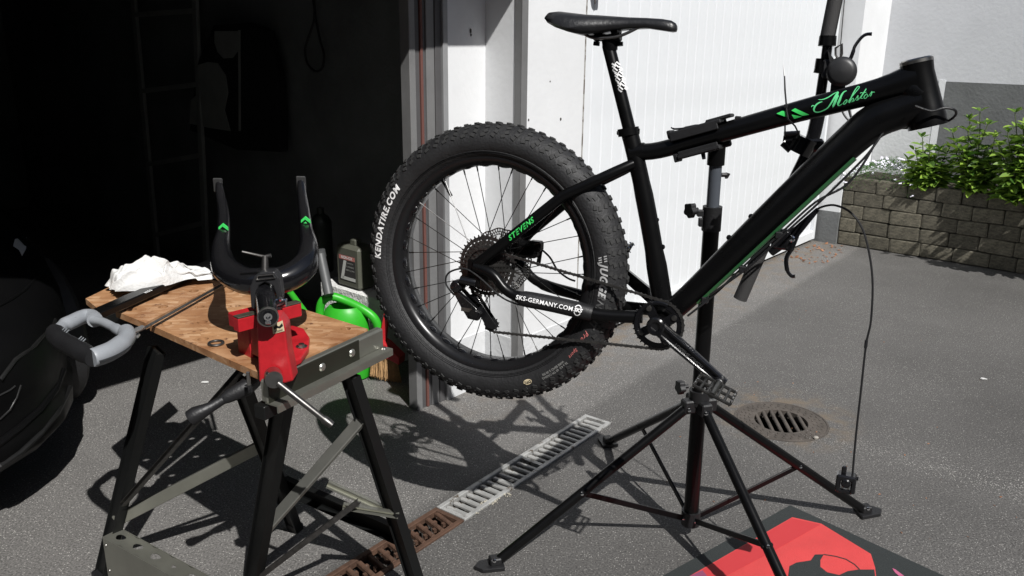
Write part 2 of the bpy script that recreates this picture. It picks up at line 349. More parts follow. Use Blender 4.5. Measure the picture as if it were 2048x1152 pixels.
ROOT = {}
def link(o, parent=None):
    COL.objects.link(o)
    if parent is not None: o.parent = parent; ROOT[o.name] = ROOT.get(parent.name, V((0, 0, 0)))
    return o
def build(name, mb, mat, parent=None, smooth=False, origin=None, stuff=False, bevel=0.0, angle=35):
    L0 = ROOT.get(parent.name, V((0, 0, 0))) if parent is not None else (V(origin) if origin is not None else V((0, 0, 0)))
    me = bpy.data.meshes.new(name); me.from_pydata([tuple(p - L0) for p in mb.v], [], mb.f); me.materials.append(mat); me.validate(); me.update()
    if smooth:
        for p in me.polygons: p.use_smooth = True
        me.set_sharp_from_angle(angle=radians(angle))
    o = bpy.data.objects.new(name, me)
    if parent is None: COL.objects.link(o); o.location = L0; ROOT[o.name] = L0
    else: link(o, parent)
    if stuff: o['kind'] = 'stuff'
    if bevel:
        bv = o.modifiers.new('bevel', 'BEVEL'); bv.width = bevel; bv.segments = 2; bv.limit_method = 'ANGLE'
    return o
def thing(name, label, cat, loc, group=None):
    o = bpy.data.objects.new(name, None); COL.objects.link(o); o.location = loc; o.empty_display_size = .1
    ROOT[o.name] = V(loc); o['label'] = label; o['category'] = cat
    if group: o['group'] = group
    return o
def tag(o, label, cat, group=None):
    o['label'] = label; o['category'] = cat
    if group: o['group'] = group
    return o
def struct(o): o['kind'] = 'structure'; return o
def copies(name, me, mats4, parent):                    # many parts sharing one mesh; matrices in world space
    L0 = ROOT.get(parent.name, V((0, 0, 0))); T = Matrix.Translation(-L0)
    r = []
    for m4 in mats4:
        o = bpy.data.objects.new(name, me); COL.objects.link(o); o.parent = parent; o.matrix_local = T @ m4; r.append(o)
    return r
def mesh_of(mb, name, mat, smooth=False):
    me = bpy.data.meshes.new(name); me.from_pydata([tuple(p) for p in mb.v], [], mb.f); me.materials.append(mat); me.update()
    if smooth:
        for p in me.polygons: p.use_smooth = True
        me.set_sharp_from_angle(angle=radians(35))
    return me
def frame4(X, Y, Z, P):
    m = Matrix.Identity(4)
    for i in range(3): m[i][0] = X[i]; m[i][1] = Y[i]; m[i][2] = Z[i]; m[i][3] = P[i]
    return m
X1, Y1, Z1 = V((1, 0, 0)), V((0, 1, 0)), V((0, 0, 1))
_tc = {}
def text_geo(s, size=1.0, shear=0.0, bold=0.0, space=1.0):
    cu = bpy.data.curves.new('t', 'FONT'); cu.body = s; cu.size = size; cu.shear = shear; cu.offset = bold; cu.space_character = space; cu.resolution_u = 3
    cu.align_x = 'CENTER'; cu.align_y = 'CENTER'
    o = bpy.data.objects.new('t', cu); COL.objects.link(o); dg = bpy.context.evaluated_depsgraph_get(); dg.update()
    me = bpy.data.meshes.new_from_object(o.evaluated_get(dg)); vs = [v.co.copy() for v in me.vertices]; fs = [tuple(p.vertices) for p in me.polygons]
    bpy.data.objects.remove(o); bpy.data.curves.remove(cu); bpy.data.meshes.remove(me)
    return vs, fs
def lettering(s, mapf, mat, parent, size, shear=0.0, bold=0.0, space=1.0, name='lettering', squeeze=1.0):
    vs, fs = text_geo(s, size, shear, bold, space); mb = MB(); mb.add([mapf(v.x * squeeze, v.y) for v in vs], fs)
    return build(name, mb, mat, parent)
def stroke(mb, pts, wd, mapf):                          # flat ribbon along 2D points (x, y, width factor)
    n = len(pts); L = []; R = []
    for i, p in enumerate(pts):
        a = pts[max(0, i - 1)]; b = pts[min(n - 1, i + 1)]; dx, dy = b[0] - a[0], b[1] - a[1]; l = sqrt(dx * dx + dy * dy) or 1
        k = wd * (p[2] if len(p) > 2 else 1) / 2; L.append((p[0] - dy / l * k, p[1] + dx / l * k)); R.append((p[0] + dy / l * k, p[1] - dx / l * k))
    mb.add([mapf(*q) for q in L] + [mapf(*q) for q in R], [(i, i + n, i + 1 + n, i + 1) for i in range(n - 1)])
def spline(pts, n=6):                                   # Catmull-Rom through any-dimensional points
    P = [V(p) for p in pts]; P = [P[0]] + P + [P[-1]]; out = []
    for i in range(1, len(P) - 2):
        for k in range(n):
            t = k / n; a, b, c, d = P[i - 1], P[i], P[i + 1], P[i + 2]
            out.append(.5 * ((2 * b) + (c - a) * t + (2 * a - 5 * b + 4 * c - d) * t * t + (3 * b - a - 3 * c + d) * t ** 3))
    out.append(P[-2]); return out

# ================================================================== SETTING
# ---- ground with real openings for the slot drain and the manhole
F1, F2 = gz(1170, 832), gz(1225, 845); Nn1, Nn2 = gz(640, 1152), gz(780, 1152)
DX = (((F1 + F2) / 2) - ((Nn1 + Nn2) / 2)).normalized(); DY = V((DX.y, -DX.x, 0)); DO = (F1 + F2) / 2
def D(x, y, z=0.0): return DO + DX * x + DY * y + ZU * z
DW = .062; DL = 2.6
mc = gz(1562, 842); MR = .185; mcx = (mc - DO).dot(DX); mcy = (mc - DO).dot(DY); MQ = .30
g = MB()
xs = sorted({-70, -DL, 0, mcx - MQ, mcx + MQ, 70}); ys = sorted({-70, -DW, DW, mcy - MQ, mcy + MQ, 70})
for i in range(len(xs) - 1):
    for j in range(len(ys) - 1):
        cx, cy = (xs[i] + xs[i + 1]) / 2, (ys[j] + ys[j + 1]) / 2
        if -DL < cx < 0 and abs(cy) < DW: continue
        if abs(cx - mcx) < MQ and abs(cy - mcy) < MQ: continue
        a = [D(xs[i], ys[j]), D(xs[i + 1], ys[j]), D(xs[i + 1], ys[j + 1]), D(xs[i], ys[j + 1])]; g.add(a, [(3, 2, 1, 0)])
K = 48; rin = []; rou = []
for k in range(K):
    a = 2 * pi * k / K; cx, cy = cos(a), sin(a); m_ = MQ / max(abs(cx), abs(cy))
    rin.append(D(mcx + cx * MR, mcy + cy * MR)); rou.append(D(mcx + cx * m_, mcy + cy * m_))
g.add(rin + rou, [(k, (k + 1) % K, (k + 1) % K + K, k + K) for k in range(K)])
struct(build('ground', g, ASPH))
# slot drain
dr = thing('drainage_channel', 'long narrow slotted drain, galvanised at the far end and rusty near the workbench', 'drain', D(-1, 0))
ch = MB(); e = .006
ch.add([D(-DL, -DW, 0), D(0, -DW, 0), D(0, -DW, -.12), D(-DL, -DW, -.12), D(-DL, DW, 0), D(0, DW, 0), D(0, DW, -.12), D(-DL, DW, -.12)],
       [(0, 1, 2, 3), (4, 7, 6, 5), (3, 2, 6, 7), (1, 5, 6, 2), (0, 3, 7, 4)])
build('channel', ch, M('dirty_channel', (.05, .045, .04), .9, var=.4), dr)
SPLIT = -.90
for (x0, x1, mt, nm) in ((SPLIT, -.004, zinc, 'galvanised_rim'), (-DL, SPLIT - .004, rust, 'rusty_rim')):
    fr = MB()
    for sy in (-1, 1): fr.box(D((x0 + x1) / 2, sy * (DW - .009), -.004), DX * ((x1 - x0) / 2), DY * .0085, ZU * .011, bev=.002)
    for xx in ([x0 + .008, x1 - .008, (x0 + x1) / 2 - .004] if mt is zinc else [x1 - .008]): fr.box(D(xx, 0, -.004), DX * .008, DY * (DW - .018), ZU * .0095)
    build(nm, fr, mt, dr)
bb_ = MB(); bb_.box((0, 0, 0), X1 * .0095, Y1 * (DW - .0185), Z1 * .007, bev=.004); bme = mesh_of(bb_, 'bar', zinc)
x = SPLIT + .034; ms = []
while x < -.02:
    ms.append(frame4(DX, DY, ZU, D(x, 0, -.006)) @ Matrix.Rotation(random.uniform(-.02, .02), 4, 'Z')); x += .0345
copies('bar', bme, ms, dr)
# rusty cast sections: bars with a stadium opening between diagonal ribs
rb = MB(); rb.box((0, 0, 0), X1 * .0078, Y1 * (DW - .0185), Z1 * .009, bev=.003)
rb.box((.012, -.02, -.004), X1 * .006, Y1 * .006, Z1 * .006); rb.box((-.012, .014, -.004), X1 * .006, Y1 * .006, Z1 * .006)
rme = mesh_of(rb, 'bar', rust); x = -DL + .03; ms = []
while x < SPLIT - .02:
    ms.append(frame4(DX, DY, ZU, D(x, 0, -.006)) @ Matrix.Rotation(.22, 4, 'Z')); x += .042
copies('bar', rme, ms, dr)
# manhole with slotted grate
mh = thing('manhole_grate', 'round rusty cast iron manhole with slotted grate in the asphalt', 'manhole', D(mcx, mcy))
mm = MB(); mm.lathe(D(mcx, mcy), ZU, [(MR, .0), (MR, -.25), (.001, -.25)], 48); build('shaft', mm, dark, mh)
mm = MB(); R2 = .105
mm.lathe(D(mcx, mcy), ZU, [(R2, -.03), (R2, .0005), (R2 + .006, .0015), (MR - .014, .0015), (MR - .012, -.001), (MR - .009, -.001), (MR - .007, .0015), (MR - .001, .0012), (MR - .001, -.03)], 48)
build('rim', mm, manm, mh, True)
bmb = MB(); barx = (gz(1532, 868) - gz(1508, 818)).normalized(); bary = V((-barx.y, barx.x, 0))
kk = 0
for k in range(-4, 5):
    off = (k - .5) * .034; hl = sqrt(max(0, R2 ** 2 - off ** 2))
    if hl < .03: continue
    q = MB(); q.box(D(mcx, mcy, -.006) + bary * off, barx * (hl + .003), bary * .0070, ZU * .006, bev=.003); build('bar', q, manm, mh)
st = MB()
for r_, cnt in ((.125, 26), (.142, 30), (.158, 34)):
    for k in range(cnt):
        a = 2 * pi * k / cnt + r_ * 50; p = D(mcx, mcy, .0025) + DX * cos(a) * r_ + DY * sin(a) * r_
        st.box(p, barx * .0055, bary * .0022, ZU * .0012)
o = build('studs', st, manm, mh, stuff=True)

# ---- garage building
gb = thing('garage_building', 'white plastered garage building with an open dark bay and a closed white ribbed door', 'building', W(-3.4, 0))
def wbox(mb, s0, s1, o0, o1, z0, z1, bev=0): return mb.box(W((s0 + s1) / 2, (o0 + o1) / 2, (z0 + z1) / 2), FD * ((s1 - s0) / 2), FN * ((o1 - o0) / 2), ZU * ((z1 - z0) / 2), bev=bev)
PA, PB, PBE = -3.667, .165, -3.25   # step of the pier, its projection, its end at the door
m = MB(); wbox(m, -3.882, PA, -.12, -.02, .25, 2.25); wbox(m, PA, PBE, -.40, PB, .25, 2.25); build('pier', m, white, gb)
m = MB(); wbox(m, -3.881, PA + .001, -.12, -.017, -.02, .25); wbox(m, PA - .003, PBE, -.40, PB + .003, -.02, .25); build('plinth', m, lgrey, gb)
m = MB(); wbox(m, PBE, 0, -.35, .165, 2.25, 2.9); wbox(m, -8.2, PBE, -.40, .165, 2.25, 2.9); build('lintel', m, white, gb)
# corner angle of galvanised steel on the step
m = MB(); wbox(m, PA - .004, PA - .0005, .136, PB + .004, .0, 2.25); build('corner_angle', m, jamb, gb)
m = MB(); wbox(m, PA - .004, PA + .032, PB + .0005, PB + .006, .0, 2.25); build('corner_angle', m, jamb, gb)
# steel jamb of the open bay: stepped profile, seen edge on
def jb(s0, s1, o0, o1, mt, z0=0.0): 
    m = MB(); wbox(m, s0, s1, o0, o1, z0, 2.25, bev=.002); return build('jamb_profile', m, mt, gb)
jb(-3.909, -3.883, -.06, -.012, jambl); jb(-3.941, -3.910, -.07, -.022, jambd); jb(-3.983, -3.942, -.07, -.026, jamb)
jb(-3.996, -3.984, -.07, -.032, jambd); jb(-4.009, -3.997, -.07, -.028, redp); jb(-4.033, -4.010, -.07, -.035, jambd); jb(-4.064, -4.034, -.08, -.030, jamb)
# closed ribbed door
door = MB(); wbox(door, PBE + .002, -.06, -.05, -.012, .02, 2.25); dbo = build('garage_door', door, doorw, gb)
door = MB(); wbox(door, PBE + .002, -.055, -.012, .012, .022, .085, .003); wbox(door, -.062, -.03, -.012, .016, .022, 2.25, .003); build('door_frame', door, doorw, dbo)
m = MB(); wbox(m, PBE, 0, -.3, -.06, -.02, .02); build('threshold', m, dark, gb)
sl_ = MB(); pw = .0955
sl_.add([(-pw / 2 + .001, 0, .001), (-pw / 2 + .006, .0, .0065), (-.02, 0, .0068), (-.007, 0, .0069), (.007, 0, .0069), (.02, 0, .0068), (pw / 2 - .006, 0, .0065), (pw / 2 - .001, 0, .001)] +
        [(-pw / 2 + .001, 2.16, .001), (-pw / 2 + .006, 2.16, .0065), (-.02, 2.16, .0068), (-.007, 2.16, .0069), (.007, 2.16, .0069), (.02, 2.16, .0068), (pw / 2 - .006, 2.16, .0065), (pw / 2 - .001, 2.16, .001)],
        [(i, i + 1, i + 9, i + 8) for i in range(7)] + [tuple(range(7, -1, -1))])
sme = mesh_of(sl_, 'slat', doorw); n_ = int((-.065 - PBE) / pw); n0 = PBE + pw / 2 + .006
copies('slat', sme, [frame4(FD, ZU, FN, W(n0 + i * pw, -.012, .087)) for i in range(n_)], dbo)
m = MB(); wbox(m, -3.005, -2.955, .012, .06, 1.66, 1.82, .008); build('grey_door_box', m, jambd, dbo)  # small dark grey box at the top left of the door
# pier right of the door, seen as a grey reveal and a sunlit front
m = MB(); wbox(m, 0.0, .55, -.40, PB, .24, 2.9); build('pier', m, white, gb)
m = MB(); wbox(m, -.003, .55, -.40, PB + .003, -.02, .24); build('plinth', m, dgrey, gb)
# interior of the open bay
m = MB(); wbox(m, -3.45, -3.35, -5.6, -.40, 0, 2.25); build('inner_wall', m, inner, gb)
m = MB(); wbox(m, -8.2, -8.1, -5.6, -.02, 0, 2.9); build('inner_wall', m, dark, gb)  # left wall near-black: the shade of the bay is put into its colour
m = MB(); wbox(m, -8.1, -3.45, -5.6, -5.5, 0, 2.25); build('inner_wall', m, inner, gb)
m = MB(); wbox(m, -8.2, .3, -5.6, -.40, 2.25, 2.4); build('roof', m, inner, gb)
m = MB(); LA = onS(640, 562, -3.85) - A0; LB = onS(765, 600, -3.85) - A0; LZ = onS(735, 592, -3.85).z; wbox(m, -3.85, -3.452, LA.dot(FN), LB.dot(FN), -.02, LZ, .006); ledge = build('ledge', m, M('rough_white_render', (.66, .66, .64), .95, var=.1, bump=1.0, bscale=70), gb)
# the up-and-over leaf of the open bay, raised and sticking out above the opening
m = MB(); wbox(m, -8.0, -3.6, -1.9, .54, 2.12, 2.16); build('raised_door_leaf', m, doorw, gb)
m = MB()
pts = [onS(829, -60, -3.98), onS(830, 120, -3.98), onS(833, 235, -3.98), onS(848, 270, -3.98)]; 
m.tube(pts, .0055, 8); m.tube([p + FN * -.06 for p in pts[:3]], .0055, 8); build('door_lever', m, jambl, gb, True)

# joint between the pier and the door, dirty and chipped; small marks on the plaster
m = MB(); wbox(m, PBE - .006, PBE + .001, PB - .004, PB + .002, .0, 2.25); build('joint', m, M('dirty_joint', (.34, .33, .31), .9, wear=((.12, .10, .08), 20, .5)), gb)
for px_, py_, o_, r_ in ((941, 62, -.019, .007), (942, 70, -.019, .005), (1057, 240, PB, .004), (1121, 238, PB, .006), (1100, 163, PB, .003), (1190, 4, PB, .006)):
    q_ = onO(px_, py_, o_); m = MB(); m.prism([q_ + FD * (cos(a) * r_ * (.6 + .5 * random.random())) + ZU * (sin(a) * r_ * 1.5 * (.6 + .5 * random.random())) for a in [k * pi / 4 for k in range(8)]], FN * .0015); build('chip', m, M('dark_chip', (.06, .055, .05), .9), gb)
# ---- added unseen house behind the camera, blocks sky light to deepen the shade
nh = thing('sky_blocker_house', 'added unseen brown house behind the camera that blocks sky light', 'house', V((0, -8, 0)))
hm = M('brown_render', (.16, .14, .12), .9, var=.15)
m = MB(); m.box(V((0, -8.5, 3.4)), X1 * 11, Y1 * 1.5, Z1 * 3.4); m.box(V((12, -3.0, 3.0)), X1 * 1.5, Y1 * 7.0, Z1 * 3.0); m.box(V((-12.5, -3.5, 3.0)), X1 * 1.5, Y1 * 6.5, Z1 * 3.0); build('wall', m, hm, nh)
for k in range(5):
    for zz in (1.5, 4.6):
        m = MB(); m.box(V((-8 + k * 4, -6.98, zz)), X1 * .6, Y1 * .03, Z1 * .7); wf = build('window', m, M('window_glass_dark', (.02, .025, .03), .1), nh)
        m = MB(); m.box(V((-8 + k * 4, -6.94, zz - .74)), X1 * .7, Y1 * .08, Z1 * .03); build('sill', m, white, wf)
m = MB(); m.prism([V((-11.4, -6.6, 6.8)), V((-11.4, -8.5, 8.2)), V((-11.4, -10.4, 6.8))], X1 * 22.8); build('roof', m, M('roof_tile', (.12, .05, .035), .8, var=.2), nh)

# ---- neighbouring house wall at the right
hw = thing('house_wall', 'light grey rendered house wall with painted dark grey base behind the planter', 'wall', W(.55, 2))
RW = .55
m = MB(); m.box(W(RW + .1, 3.2, 2.0), FD * .1, FN * 3.2, ZU * 2.05); build('wall', m, rightw, hw)
def rw(px, py): p = onS(px, py, RW) - A0; return p.dot(FN), p.z
o1, z1 = rw(1893, 163); o0, _ = rw(1878, 165); op, _ = rw(1832, 165)
m = MB(); wbox(m, RW - .0035, RW - .0002, o1, 6.3, .0, z1); build('painted_base', m, dgrey, hw)
m = MB(); wbox(m, RW - .0035, RW - .0002, PB + .005, o0 - .003, .0, z1 - .005); build('painted_panel', m, lgrey, hw)
m = MB(); wbox(m, RW - .0055, RW - .0002, o0, o1 - .003, .0, z1 + .01); build('painted_band', m, white, hw)

# ---- planter wall of grey blocks
pl = thing('planter_wall', 'low planter wall of weathered grey concrete blocks below the shrubs', 'planter', W(.1, 1))
m = MB(); wbox(m, .05, .544, .17, 2.6, -.02, .47); build('core', m, mort, pl)
m = MB(); wbox(m, .06, .54, .175, 2.6, .471, .485); struct_s = build('soil', m, soil, pl)
bk = MB(); bk.box((0, 0, 0), X1 * .5, Y1 * .5, Z1 * .5, bev=.06); bkm = mesh_of(bk, 'block', brickm)
ms = []; rowh = .100
for r_ in range(5):
    o_ = .168 - (.11 if r_ % 2 else 0.0); z0 = .003 + r_ * rowh
    while o_ < 2.5:
        ln = random.choice((.19, .21, .23, .16)); a, b_ = max(o_, .168), o_ + ln
        if b_ - a > .03:
            gap = .004 if not (r_ == 0 and abs(b_ - .42) < .08) else .022
            jt = random.uniform(-.006, .006)
            ms.append(frame4(FD * .06, FN * (b_ - a - gap), ZU * (rowh - .0045 + random.uniform(-.003, .002)), W(.045 + jt, (a + b_) / 2, z0 + rowh / 2)) @ Matrix.Rotation(random.uniform(-.025, .025), 4, 'X') @ Matrix.Rotation(random.uniform(-.04, .04), 4, 'Y'))
        o_ += ln
copies('block', bkm, ms, pl)

# ---- shrubs
def leaf_mesh(name, mat, wd=.48):
    b = MB(); P = []
    prof = [(0, 0), (.18, .55), (.42, 1), (.7, .8), (.9, .35), (1, 0)]
    for x_, y_ in prof: P.append((x_, y_ * wd / 2, .10 * y_ - .16 * x_ * x_))
    for x_, y_ in prof[1:-1]: P.append((x_, 0, -.16 * x_ * x_))
    for x_, y_ in prof[1:-1]: P.append((x_, -y_ * wd / 2, .10 * y_ - .16 * x_ * x_))
    f = [(0, 6, 1), (1, 6, 7, 2), (2, 7, 8, 3), (3, 8, 9, 4), (4, 9, 5), (0, 10, 6), (10, 11, 7, 6), (11, 12, 8, 7), (12, 13, 9, 8), (13, 5, 9)]
    b.add(P, f); return mesh_of(b, name, mat, True), P, f
lme, LP, LF = leaf_mesh('leaf', LEAF)
def leaf_mat(p, az, el, size, tw=0.0):
    d = V((cos(az) * cos(el), sin(az) * cos(el), sin(el))); n_ = V((-cos(az) * sin(el), -sin(az) * sin(el), cos(el))); y_ = n_.cross(d)
    return frame4(d * size, y_ * size, n_ * size, p) @ Matrix.Rotation(tw, 4, 'X')
def shrub(label, tips, nleaf, group=None):
    base = sum(tips, V((0, 0, 0))) / len(tips); base.z = .48
    t = thing('leafy_shrub', label, 'shrub', base, group); s_ = MB(); ms = []
    for tp in tips:
        s_.tube(spline([base + V((random.uniform(-.03, .03), random.uniform(-.03, .03), 0)), (base + tp) / 2 + V((random.uniform(-.03, .03), 0, .02)), tp], 4), [.005] * 4 + [.0035] * 5, 6)
        for lv in range(5):
            for k in range(3 if lv else 4):
                az = k * 2 * pi / (3 if lv else 4) + lv * 1.05 + random.uniform(-.4, .4); p = tp.lerp(base, lv * .16) + V((random.uniform(-.01, .01), random.uniform(-.01, .01), 0))
                ms.append(leaf_mat(p, az, (.75 if lv == 0 else .35 - lv * .08) + random.uniform(-.3, .3), (.06 if lv == 0 else random.uniform(.075, .125)), random.uniform(-.5, .5)))
    build('stem', s_, M('stem_green', (.06, .08, .03), .7), t, True)
    random.shuffle(ms); ms.sort(key=lambda q: q.translation.y + random.uniform(0, .15))
    copies('leaf', lme, ms[:nleaf], t)
    if len(ms) > nleaf:
        b = MB()
        for q in ms[nleaf:]: b.add([q @ V(p) for p in LP], LF)
        build('inner_leaves', b, LEAF, t, True, stuff=True)
    return t
def tips_at(pxs, s_):
    return [onS(px, py, s_ + random.uniform(-.06, .06)) for px, py in pxs]
shrub('small bright green leafy shrub in the planter right of the white flowers', tips_at([(random.uniform(1812, 1905), random.uniform(315, 372)) for _ in range(9)] + [(1880, 300), (1815, 320), (1850, 320), (1890, 350), (1845, 275), (1860, 300), (1830, 300), (1875, 330), (1835, 335), (1900, 295), (1905, 330), (1855, 345)], .06), 220)
shrub('tall light green leafy shrub, its young shoots in front of the dark grey wall base', tips_at([(random.uniform(1910, 2000), random.uniform(300, 378)) for _ in range(12)] + [(1940, 240), (1915, 285), (1970, 300), (1935, 320), (1980, 345), (1925, 350), (1960, 222), (1905, 265), (1935, 262), (1975, 250), (1990, 275), (1955, 290), (1925, 300), (1985, 315), (1950, 330), (2000, 340), (1965, 350)], .06), 290)
shrub('dense darker leafy shrub at the right end of the planter overhanging the blocks', tips_at([(random.uniform(1985, 2080), random.uniform(230, 400)) for _ in range(14)] + [(2030, 225), (2050, 250), (2015, 265), (2040, 290), (2010, 315), (2045, 335), (2025, 370), (2080, 240), (2100, 300), (2075, 350), (2130, 260), (2140, 330), (2000, 370), (2060, 390), (2110, 380), (2160, 220), (2190, 300), (2030, 280), (2025, 310), (2030, 340), (2045, 400), (1990, 385), (2070, 300)], -.02), 290)
sh4 = [W(random.uniform(-.42, .02), random.uniform(1.42, 2.3), random.uniform(.62, 1.15)) for k in range(26)]
shrub('tall leafy shrub just past the right edge shading the block wall', sh4, 260)
# white flowering cushion
fl = thing('flowering_cushion', 'low cushion plant covered in small white flowers at the left end of the planter', 'flowers', W(.2, .45, .48))
b = MB(); fb = MB(); q0 = []
for k in range(3200):
    o_ = random.uniform(.17, .66); s_ = random.uniform(-.02, .45); z_ = .485 + .14 * (1 - ((o_ - .40) / .27) ** 2) * random.random() ** .4
    if s_ < .04: z_ -= random.uniform(0, .10)
    p = W(s_, o_, z_); a = random.uniform(0, 6.28); u = V((cos(a), sin(a), random.uniform(-.1, 1.0))).normalized() * random.uniform(.012, .026); wv = u.cross(V((random.random(), random.random(), random.random()))).normalized() * .0022
    b.add([p - wv, p + wv, p + u], [(0, 1, 2)]); q0.append(p)
for k in range(120):
    p = random.choice(q0) + V((0, 0, .018)) - FD * .018
    for j in range(7):
        c = p + V((random.uniform(-.008, .008), random.uniform(-.008, .008), random.uniform(-.004, .006))); n_ = (V((-.2, -.7, .7)) + V((random.uniform(-.5, .5), random.uniform(-.5, .5), 0))).normalized()
        u = n_.orthogonal().normalized() * .0052; v_ = n_.cross(u)
        fb.add([c - u, c - v_, c + u, c + v_], [(0, 1, 2, 3)])
build('foliage', b, LEAF2, fl, stuff=True); build('blossoms', fb, PETAL, fl, stuff=True)
# fallen leaves in the corner
b = MB()
for k in range(46):
    p = W(random.uniform(-.75, -.03), random.uniform(.03, .33), .005); a = random.uniform(0, 6.28); u = V((cos(a), sin(a), .1)) * random.uniform(.008, .02); v_ = V((-u.y, u.x, random.uniform(0, .006))) * .6
    b.add([p - u, p - v_, p + u + V((0, 0, .006)), p + v_], [(0, 1, 2, 3)])
for k in range(60):
    p = gz(random.uniform(1250, 2040), random.uniform(560, 1100), .003); a = random.uniform(0, 6.28); u = V((cos(a), sin(a), .1)) * random.uniform(.003, .006); v_ = V((-u.y, u.x, .002)) * .5
    b.add([p - u, p - v_, p + u, p + v_], [(0, 1, 2, 3)])
o = build('fallen_leaves', b, DRY); o['kind'] = 'stuff'; tag(o, 'dry fallen leaves gathered in the corner beside the white garage door', 'leaves')
b = MB(); p = gz(1966, 758, .004); b.prism([p + V(q) for q in ((-.012, 0, 0), (-.004, .008, 0), (.006, .005, 0), (.016, -.006, 0), (.004, -.004, 0), (-.005, -.006, 0))], V((0, 0, .004)))
tag(build('paper_scrap', b, cloth, origin=p), 'tiny white scrap lying alone on the asphalt at the right', 'litter')
b = MB(); pass
ck = MB()
def chip_at(p, s_):
    a = random.uniform(0, 6.28); u = V((cos(a), sin(a), 0)) * s_; v_ = V((-sin(a), cos(a), 0)) * s_ * random.uniform(.35, .8); ck.add([p - u, p - v_ * .9, p + u * .8 + ZU * s_ * .25, p + v_ + ZU * s_ * .15], [(0, 1, 2, 3)])
pA, pB_ = gz(1600, 868), gz(2120, 1000)
for k in range(950):
    f = random.random() ** .8; p = pA.lerp(pB_, f) + V((random.gauss(0, .02), random.gauss(0, .025 + .05 * f), .0015)); chip_at(p, random.uniform(.0012, .0042) * (.6 + .5 * f))
for k in range(2600):
    p = gz(random.uniform(-60, 2100), random.uniform(600, 1200), .0015)
    if -7 < p.x < 7: chip_at(p, random.uniform(.0007, .0022))
tag(build('stone_chips', ck, M('pale_stone_chip', (.34, .33, .31), .8, var=.3, vscale=40), stuff=True), 'pale stone chips embedded in the asphalt, densest in a worn stripe at the right', 'gravel')
cm_ = MB()
for k in range(150):
    f = random.random(); px_, py_ = 945 + 75 * f + random.uniform(-4, 4), 1022 - 38 * f + 6 * sin(f * 14) + random.uniform(-4, 4); q = gz(px_, py_, .003); cm_.ball(q, random.uniform(.0012, .003), 4)
tag(build('cream_crumbs', cm_, M('cream_grit', (.42, .39, .32), .9), stuff=True), 'thin wavy trail of cream grit on the asphalt beside the drain', 'grit')
b = MB(); p = gz(1632, 875, .006); b.ball(p, .011, 8, (1, .8, .6)); tag(build('pebble', b, concr, origin=p, smooth=True), 'small pale pebble beside the manhole grate', 'pebble')
b = MB(); p = gz(410, 765, .004); b.prism([p + V(q) for q in ((-.015, -.003, 0), (-.012, .006, 0), (.012, .008, 0), (.016, .0, 0), (0, -.004, 0))], V((0, 0, .004)))
tag(build('paper_scrap', b, cloth, origin=p), 'tiny white scrap on the ground seen under the workbench', 'litter')

# ================================================================== BICYCLE
bike = thing('bicycle', 'black fat tyre mountain bike without fork or front wheel, clamped in the repair stand', 'bicycle', BC)
def TB(pts, R, seg=14, **k):                            # pts: (px, py, w)
    return [bp(*p) for p in pts]
fr = MB()
fr.tube([bp(*p) for p in spline([(1258, 262, 0), (1268, 300, 0), (1288, 390, 0), (1308, 500, 0), (1327, 618, 0)], 4)], [.0215] * 8 + [.023] * 5 + [.026] * 4, 18)   # seat tube
ttc = spline([(1272, 304, 0), (1320, 300, 0), (1420, 272, 0), (1600, 222, 0), (1760, 181, 0), (1834, 158, 0)], 4)
fr.tube([bp(*p) for p in ttc], [.021, .021, .0205, .0205, .0205, .0205, .021, .0215, .022, .0225, .023, .0235, .024, .025, .0255, .026, .0275, .030, .033, .035, .036][:len(ttc)], 20)
dtc = spline([(1333, 632, 0), (1400, 571, 0), (1507, 465, 0), (1612, 364, 0), (1700, 283, 0), (1748, 243, 0), (1800, 222, 0), (1846, 206, 0)], 4)
fr.tube([bp(*p) for p in dtc], [.027 + .012 * min(1, i / 18) for i in range(len(dtc))], 24, sq=1.0)
fr.tube([bp(1833, 126, 0), bp(1836, 146, 0), bp(1850, 215, 0), bp(1852, 232, 0), bp(1856, 254, 0)], [.0335, .0325, .036, .040, .0400], 28)
fr.tube([bp(1800, 160, 0), bp(1822, 175, 0), bp(1840, 190, 0)], [.02, .034, .036], 14)
fr.tube([bp(1262, 306, 0), bp(1290, 302, 0)], [.024, .021], 14)
bbu, bbv = buv(1318, 645, .06)
fr.tube([B(bbu, bbv, -.052), B(bbu, bbv, .05)], .027, 24)
su, sv = buv(1264, 328, .02); hu, hv = -.012, .006
for sg in (1, -1):
    fr.tube([B(su, sv, .012 * sg), B(su - .035, sv - .02, .036 * sg), B(su - .16, sv - .088, .060 * sg), B(hu + .02, hv + .018, .088 * sg), B(hu, hv + .005, .089 * sg)],
            [.013, .0135, .0125, .012, .010], 12, sq=[1, 1, 1.15, 1.2, 1])
    cp = [(1285, 634, .045), (1200, 630, .062), (1120, 612, .075), (1050, 598, .088), (1012, 580, .092), (985, 548, .092), (958, 505, .092)]
    q = []
    for x_, y_, w_ in cp:
        u_, v_ = buv(x_, y_, w_); q.append((u_, v_, w_ * sg))
    q[-1] = (hu, hv, .090 * sg)
    fr.tube([B(*p) for p in spline(q, 4)], [.016] * 14 + [.0135] * 11, 14)
    fr.box(B(hu, hv - .004, .089 * sg), BD * .020, BU * .022, BN * .004, bev=.003)
fr.box(B(hu + .008, hv - .034, .089), BD * .008, BU * .02, BN * .004, bev=.002)
frame = build('frame', fr, blk, bike, True)
m = MB(); hc0, hc1 = bp(1833, 126, 0), bp(1832, 119, 0); ax = (hc1 - hc0).normalized(); m.lathe(hc0, ax, [(.034, -.001), (.034, .006), (.030, .009), (.024, .009), (.024, -.02)], 28)
build('headset_cup', m, stl, bike, True)
